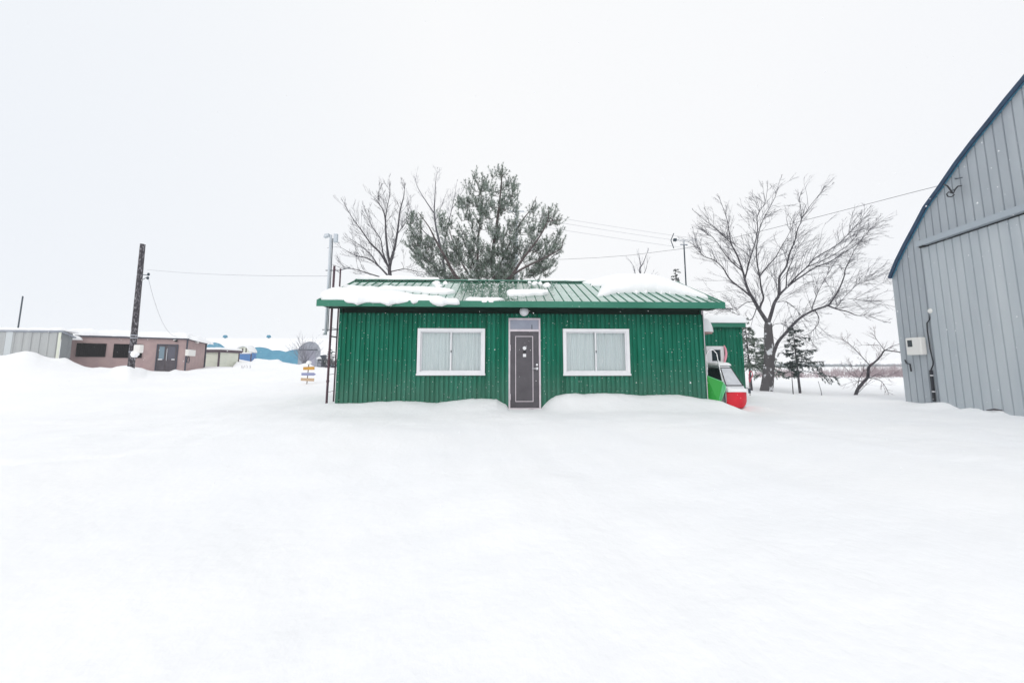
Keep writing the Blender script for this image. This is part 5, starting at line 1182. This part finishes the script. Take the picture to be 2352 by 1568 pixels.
q = gb(1822, 905, 13.6); spruce('thin stunted spruce sapling just left of the dark young spruce', q, at(1818, 832, 13.6).z-q[2], 0.85, 1.35, 0.38, 3, trunk_r=0.018, droop=0.2)
q = gb(1727, 902, 15.8); spruce('snow-dusted spruce in front of the annex side beside the big bare trunk', q, at(1720, 728, 15.8).z-q[2], 1.25, 3.2, 1.15, 12, 'needle', 0.05, 0.3, 0.1, 60, 60, -0.03)
q = gb(1762, 895, 17.0); spruce('grey-green spruce half hidden behind the big bare trunk', q, at(1765, 790, 17.0).z-q[2], 0.9, 2.1, 1.0, 9, 'needle', 0.05, 0.25, 0.1, 30, 60)
q = gb(1562, 840, 21.0); spruce('dark spruce tip showing above the domed roof snow', q, at(1562, 617, 21.0).z-q[2], at(1562, 617, 21.0).z-q[2]-2.8, at(1562, 617, 21.0).z-q[2]-0.1, 1.0, 13, 'needle_dark', 0.09, 0.2, 0.0, 0, 50)
q = gb(757, 842, 30.0); spruce('ragged little spruce seen through the rusty ladder', q, at(752, 790, 30.0).z-q[2], 0.5, 1.7, 0.9, 5, 'needle_dark', 0.04, 0.1, 0.2, 12, 40)
def bush(label, px, row, Y, n, h, m, r=0.008, spread=0.6, lvl=1, name='bare_bush'):
    b = Vector(gb(px, row, Y)); tw = MB()
    for _ in range(n):
        d = Vector((random.gauss(0, spread), random.gauss(0, spread), 1)); grow(tw, b + Vector((random.gauss(0, .12), random.gauss(0, .12), -0.05)), d, h*random.uniform(.6, 1.1), r, lvl, Vector((0, 0, 0.1)), 0.4, 4)
    return tag(build(name, tw, m, None, origin=b), label, 'bush')
bush('thin bare bush in front of the grey arched shed', 700, 836, 36.0, 44, 2.9, 'twig_pale', 0.016, 0.5)
bush('dark low bush right of the little trailer behind the ladder', 752, 842, 33.0, 26, 1.4, 'twig', 0.022, 0.8)
bush('second dark low bush at the corner of the green cabin', 765, 842, 34.0, 26, 1.4, 'twig', 0.022, 0.8)
for k, (px, row, Y) in enumerate(((555, 862, 26), (563, 864, 25.5), (574, 862, 26))):
    pass
st = MB(); 
for k in range(9):
    p = at(random.uniform(552, 580), 862, 25.5+random.uniform(-.6, .6)); p.z = zgs(p.x, p.y); grow(st, p, Vector((random.gauss(0, .5), 0, 1)), 0.22, 0.008, 1, Vector((0, 0, 0)), 0.5, 3)
tag(build('dry_grass', st, 'twig_pale', None), 'sparse dry stalks poking through snow before the blue shed', 'dry grass')
# stakes and marker
p = Vector(gb(2312, 913, 12.8)); mb = MB()
p = Vector(gb(1888, 910, 13.0)); mb.tube([p-Z*0.1, p+Vector((-0.02, 0, 0.18)), p+Vector((-0.09, 0, 0.52))], [0.012, 0.010, 0.006], 5); tag(build('stake', mb, 'bark', None, origin=p), 'thin dark stake in the snow right of the young spruce', 'stake')
p = at(1722, 896, 12.6); p.z = zgs(p.x, p.y)
mk = thing('snow_marker', 'thin pole with a small red loop marker beside the annex corner', 'marker', p)
mb = MB(); mb.tube([p-Z*0.1, Vector((p.x, p.y, at(1722, 875, 12.6).z))], 0.012, 6); build('pole', mb, 'post_wood', mk)
mb = MB(); lp = [at(x, y, 12.6) for x, y in ((1721,878),(1720,868),(1720.5,858),(1723,852),(1727,853),(1728.5,859),(1727,866),(1724,870),(1722,878))]; mb.tube(lp, 0.012, 6); build('loop', mb, 'marker_red', mk, True)

# -- shrub row and far treeline (uncountable masses)
tw = MB()
for k in range(230):
    Y = random.uniform(31, 37); px = random.uniform(1722, 2200); p = at(px, 860, Y); p.z = zgs(p.x, Y)
    hgt = random.uniform(0.35, 0.8) + (0.35 if px > 1960 else 0) + 0.2*math.sin(px*0.05)
    for _ in range(7): grow(tw, p + Vector((random.gauss(0, .3), random.gauss(0, .3), -.05)), Vector((random.gauss(0, .35), random.gauss(0, .3), 1)), hgt*random.uniform(.6, 1.2), 0.014, 1, Vector((0, 0, .1)), 0.5, 3)
o = build('shrub_row', tw, 'twig_shrub', None); o['kind'] = 'stuff'
tw = MB()
for k in range(1500):
    Y = random.uniform(215, 260); px = random.uniform(1500, 2600); p = at(px, 840, Y); p.z = zgs(p.x, Y); h_ = random.uniform(0.8, 2.0)
    n = len(tw.v); w = random.uniform(0.8, 2.0); c0_ = p
    tw.tube([p, p+Z*h_*0.4, p+Z*h_*0.8, p+Z*h_], [w*.5, w*.7, w*.4, 0.05], 6)
o = build('far_treeline', tw, mat('distant_trees', (0.10, 0.14, 0.16, 1), 0.9), None); o['kind'] = 'stuff'

# ------------------------------------------------------------------ poles, wires, antenna behind
UY = 26.0; ut = at(1186, 474, UY); uz = zgs(ut.x, UY)
up = thing('utility_pole', 'grey concrete utility pole hidden in the crown of the pine', 'utility pole', (ut.x, UY, uz))
mb = MB(); mb.tube([Vector((ut.x, UY, uz-.2)), Vector((ut.x, UY, ut.z))], [0.17, 0.11], 10); build('shaft', mb, 'steel_mast', up)
mb = MB(); mb.fbox(Vector((ut.x, UY-0.1, ut.z-0.5)), Vector((1,0,0)), Vector((0,1,0)), -0.6, 0.6, -0.15, -0.02, -0.04, 0.04); build('cross_arm', mb, 'steel_mast', up)
GW_ = 'three parallel wires between pine and big bare tree'
for (r1, r2, rr, lab) in ((484, 597, 0, 'topmost of the three parallel wires right of the pine'), (495, 606, 1, 'middle of the three parallel wires right of the pine'), (511, 618, 2, 'lowest of the three parallel wires right of the pine')):
    wire(catenary(at(1186, r1, UY), at(2150, r2+8, 36.0), 0.55), 0.012, lab, 'wire_pale', GW_)
pts = [at(x, y, Y) for x, y, Y in ((2168,424,9.15),(2100,441,9.6),(2000,467,10.3),(1880,498,11.2),(1760,528,12.2),(1660,552,13.2),(1570,571,14.2),(1450,586,15.6),(1370,592,16.6),(1296,595.5,17.6),(1220,596,19),(1186,595,26))]
wire(pts, 0.007, 'dark service wire sagging from the barn gable past the big tree to the pine', 'wire')
NY = 12.9; nb_ = at(1571, 640, NY); nt_ = at(1571, 563, NY)
an = thing('tv_antenna', 'television antenna mast with a folded reflector above the domed roof snow', 'antenna', (nt_.x, NY, 2.4))
mb = MB(); mb.tube([Vector((nt_.x, NY, 2.4)), Vector((nt_.x, NY, nt_.z))], 0.025, 8); build('mast', mb, 'dark_steel', an)
mb = MB(); mb.tube([at(1563, 562, NY), at(1579, 562, NY)], 0.022, 6); build('crossbar', mb, 'arch_grey', an)
mb = MB(); mb.tube([at(1547, 551.5, NY), at(1602, 552, NY)], 0.010, 6)
for x in (1556, 1566, 1576, 1586, 1596): mb.tube([at(x, 551.6, NY)-Yv*.18, at(x, 551.8, NY)+Yv*.18], 0.005, 5)
mb.tube([at(1571, 563, NY), at(1571, 551, NY)], 0.018, 6); build('boom', mb, 'arch_grey', an)
mb = MB(); mb.tube([at(1547.5, 536, NY), at(1541, 552, NY), at(1547.5, 570, NY)], 0.016, 6); build('reflector', mb, 'dark_steel', an)
mb = MB(); mb.fbox(at(1550, 551, NY), X, Yv, -0.05, 0.06, -0.04, 0.04, -0.05, 0.05); build('feed_box', mb, 'dark_steel', an)

# ------------------------------------------------------------------ falling snow
n = 1700; px = rng.uniform(-9, 9, n); py = rng.uniform(2.0, 9.0, n); pz = rng.uniform(0.1, 6.5, n); r_ = rng.uniform(0.0025, 0.0065, n)
dirs = np.array([(1,0,0),(-1,0,0),(0,1,0),(0,-1,0),(0,0,1),(0,0,-1)], float)
v = (np.stack([px, py, pz], 1)[:, None, :] + dirs[None]*r_[:, None, None]*np.array([1, 1, 1.2])).reshape(-1, 3)
fc = np.array([(0,2,4),(2,1,4),(1,3,4),(3,0,4),(2,0,5),(1,2,5),(3,1,5),(0,3,5)]); f = (np.arange(n)[:, None, None]*6 + fc[None]).reshape(-1, 3)
mb = MB(); mb.v = [tuple(x) for x in v]; mb.f = [tuple(int(k) for k in t) for t in f]
o = build('falling_snow', mb, 'snow'); o['kind'] = 'stuff'

# ------------------------------------------------------------------ snowy air
HZ = 0.0012
m = bpy.data.materials.new('snowy_air'); m.use_nodes = True; nt = m.node_tree; nt.nodes.clear()
o_ = nt.nodes.new('ShaderNodeOutputMaterial'); vol = nt.nodes.new('ShaderNodeVolumePrincipled'); vol.inputs['Color'].default_value = (0.985, 0.985, 0.99, 1); vol.inputs['Density'].default_value = HZ
nt.links.new(vol.outputs[0], o_.inputs['Volume'])
mb = MB(); mb.hexa([Vector((x, y, z)) for z in (-2.0, 14.0) for x, y in ((-5600, -5600), (5600, -5600), (5600, 5600), (-5600, 5600))])
o = build('haze', mb, m); o['kind'] = 'stuff'
# ------------------------------------------------------------------ sky and light
w = bpy.data.worlds.new('World'); scene.world = w; w.use_nodes = True; nt = w.node_tree; bg = nt.nodes['Background']
sky = nt.nodes.new('ShaderNodeTexSky'); sky.sky_type = 'NISHITA'; sky.sun_disc = False; sky.sun_elevation = R(38); sky.sun_rotation = R(160); sky.air_density = 1; sky.dust_density = 4
tc = nt.nodes.new('ShaderNodeTexCoord'); sep = nt.nodes.new('ShaderNodeSeparateXYZ'); nt.links.new(tc.outputs['Generated'], sep.inputs[0])
rmp = nt.nodes.new('ShaderNodeValToRGB'); e = rmp.color_ramp.elements
e[0].position = 0.09; e[0].color = (8.65, 9.0, 9.5, 1); e[1].position = 0.42; e[1].color = (9.6, 9.68, 9.8, 1)
ne = e.new(0.75); ne.color = (9.5, 9.6, 9.78, 1); ne2 = e.new(0.9); ne2.color = (9.2, 9.36, 9.68, 1)
mr = nt.nodes.new('ShaderNodeMapRange'); mr.inputs['From Min'].default_value = -1; mr.inputs['From Max'].default_value = 1
nt.links.new(sep.outputs['X'], mr.inputs['Value']); nt.links.new(mr.outputs['Result'], rmp.inputs['Fac'])
mx = nt.nodes.new('ShaderNodeMix'); mx.data_type = 'RGBA'; mx.inputs['Factor'].default_value = 0.985
nt.links.new(sky.outputs['Color'], mx.inputs['A']); nt.links.new(rmp.outputs['Color'], mx.inputs['B']); nt.links.new(mx.outputs['Result'], bg.inputs['Color'])
bg.inputs['Strength'].default_value = 0.1
sd = bpy.data.lights.new('sun', 'SUN'); sd.energy = 0.76; sd.angle = R(25); sd.color = (1, 0.97, 0.93); so = bpy.data.objects.new('sun', sd); C.objects.link(so)
so.rotation_euler = (R(52), 0, R(-20)); so.location = (0, -10, 30)
scene.view_settings.view_transform = 'Standard'; scene.view_settings.look = 'None'; scene.view_settings.gamma = 1; scene.view_settings.exposure = 0.02
scene.cycles.use_denoising = True
scene.cycles.max_bounces = 8; scene.cycles.volume_bounces = 2; scene.cycles.transparent_max_bounces = 12
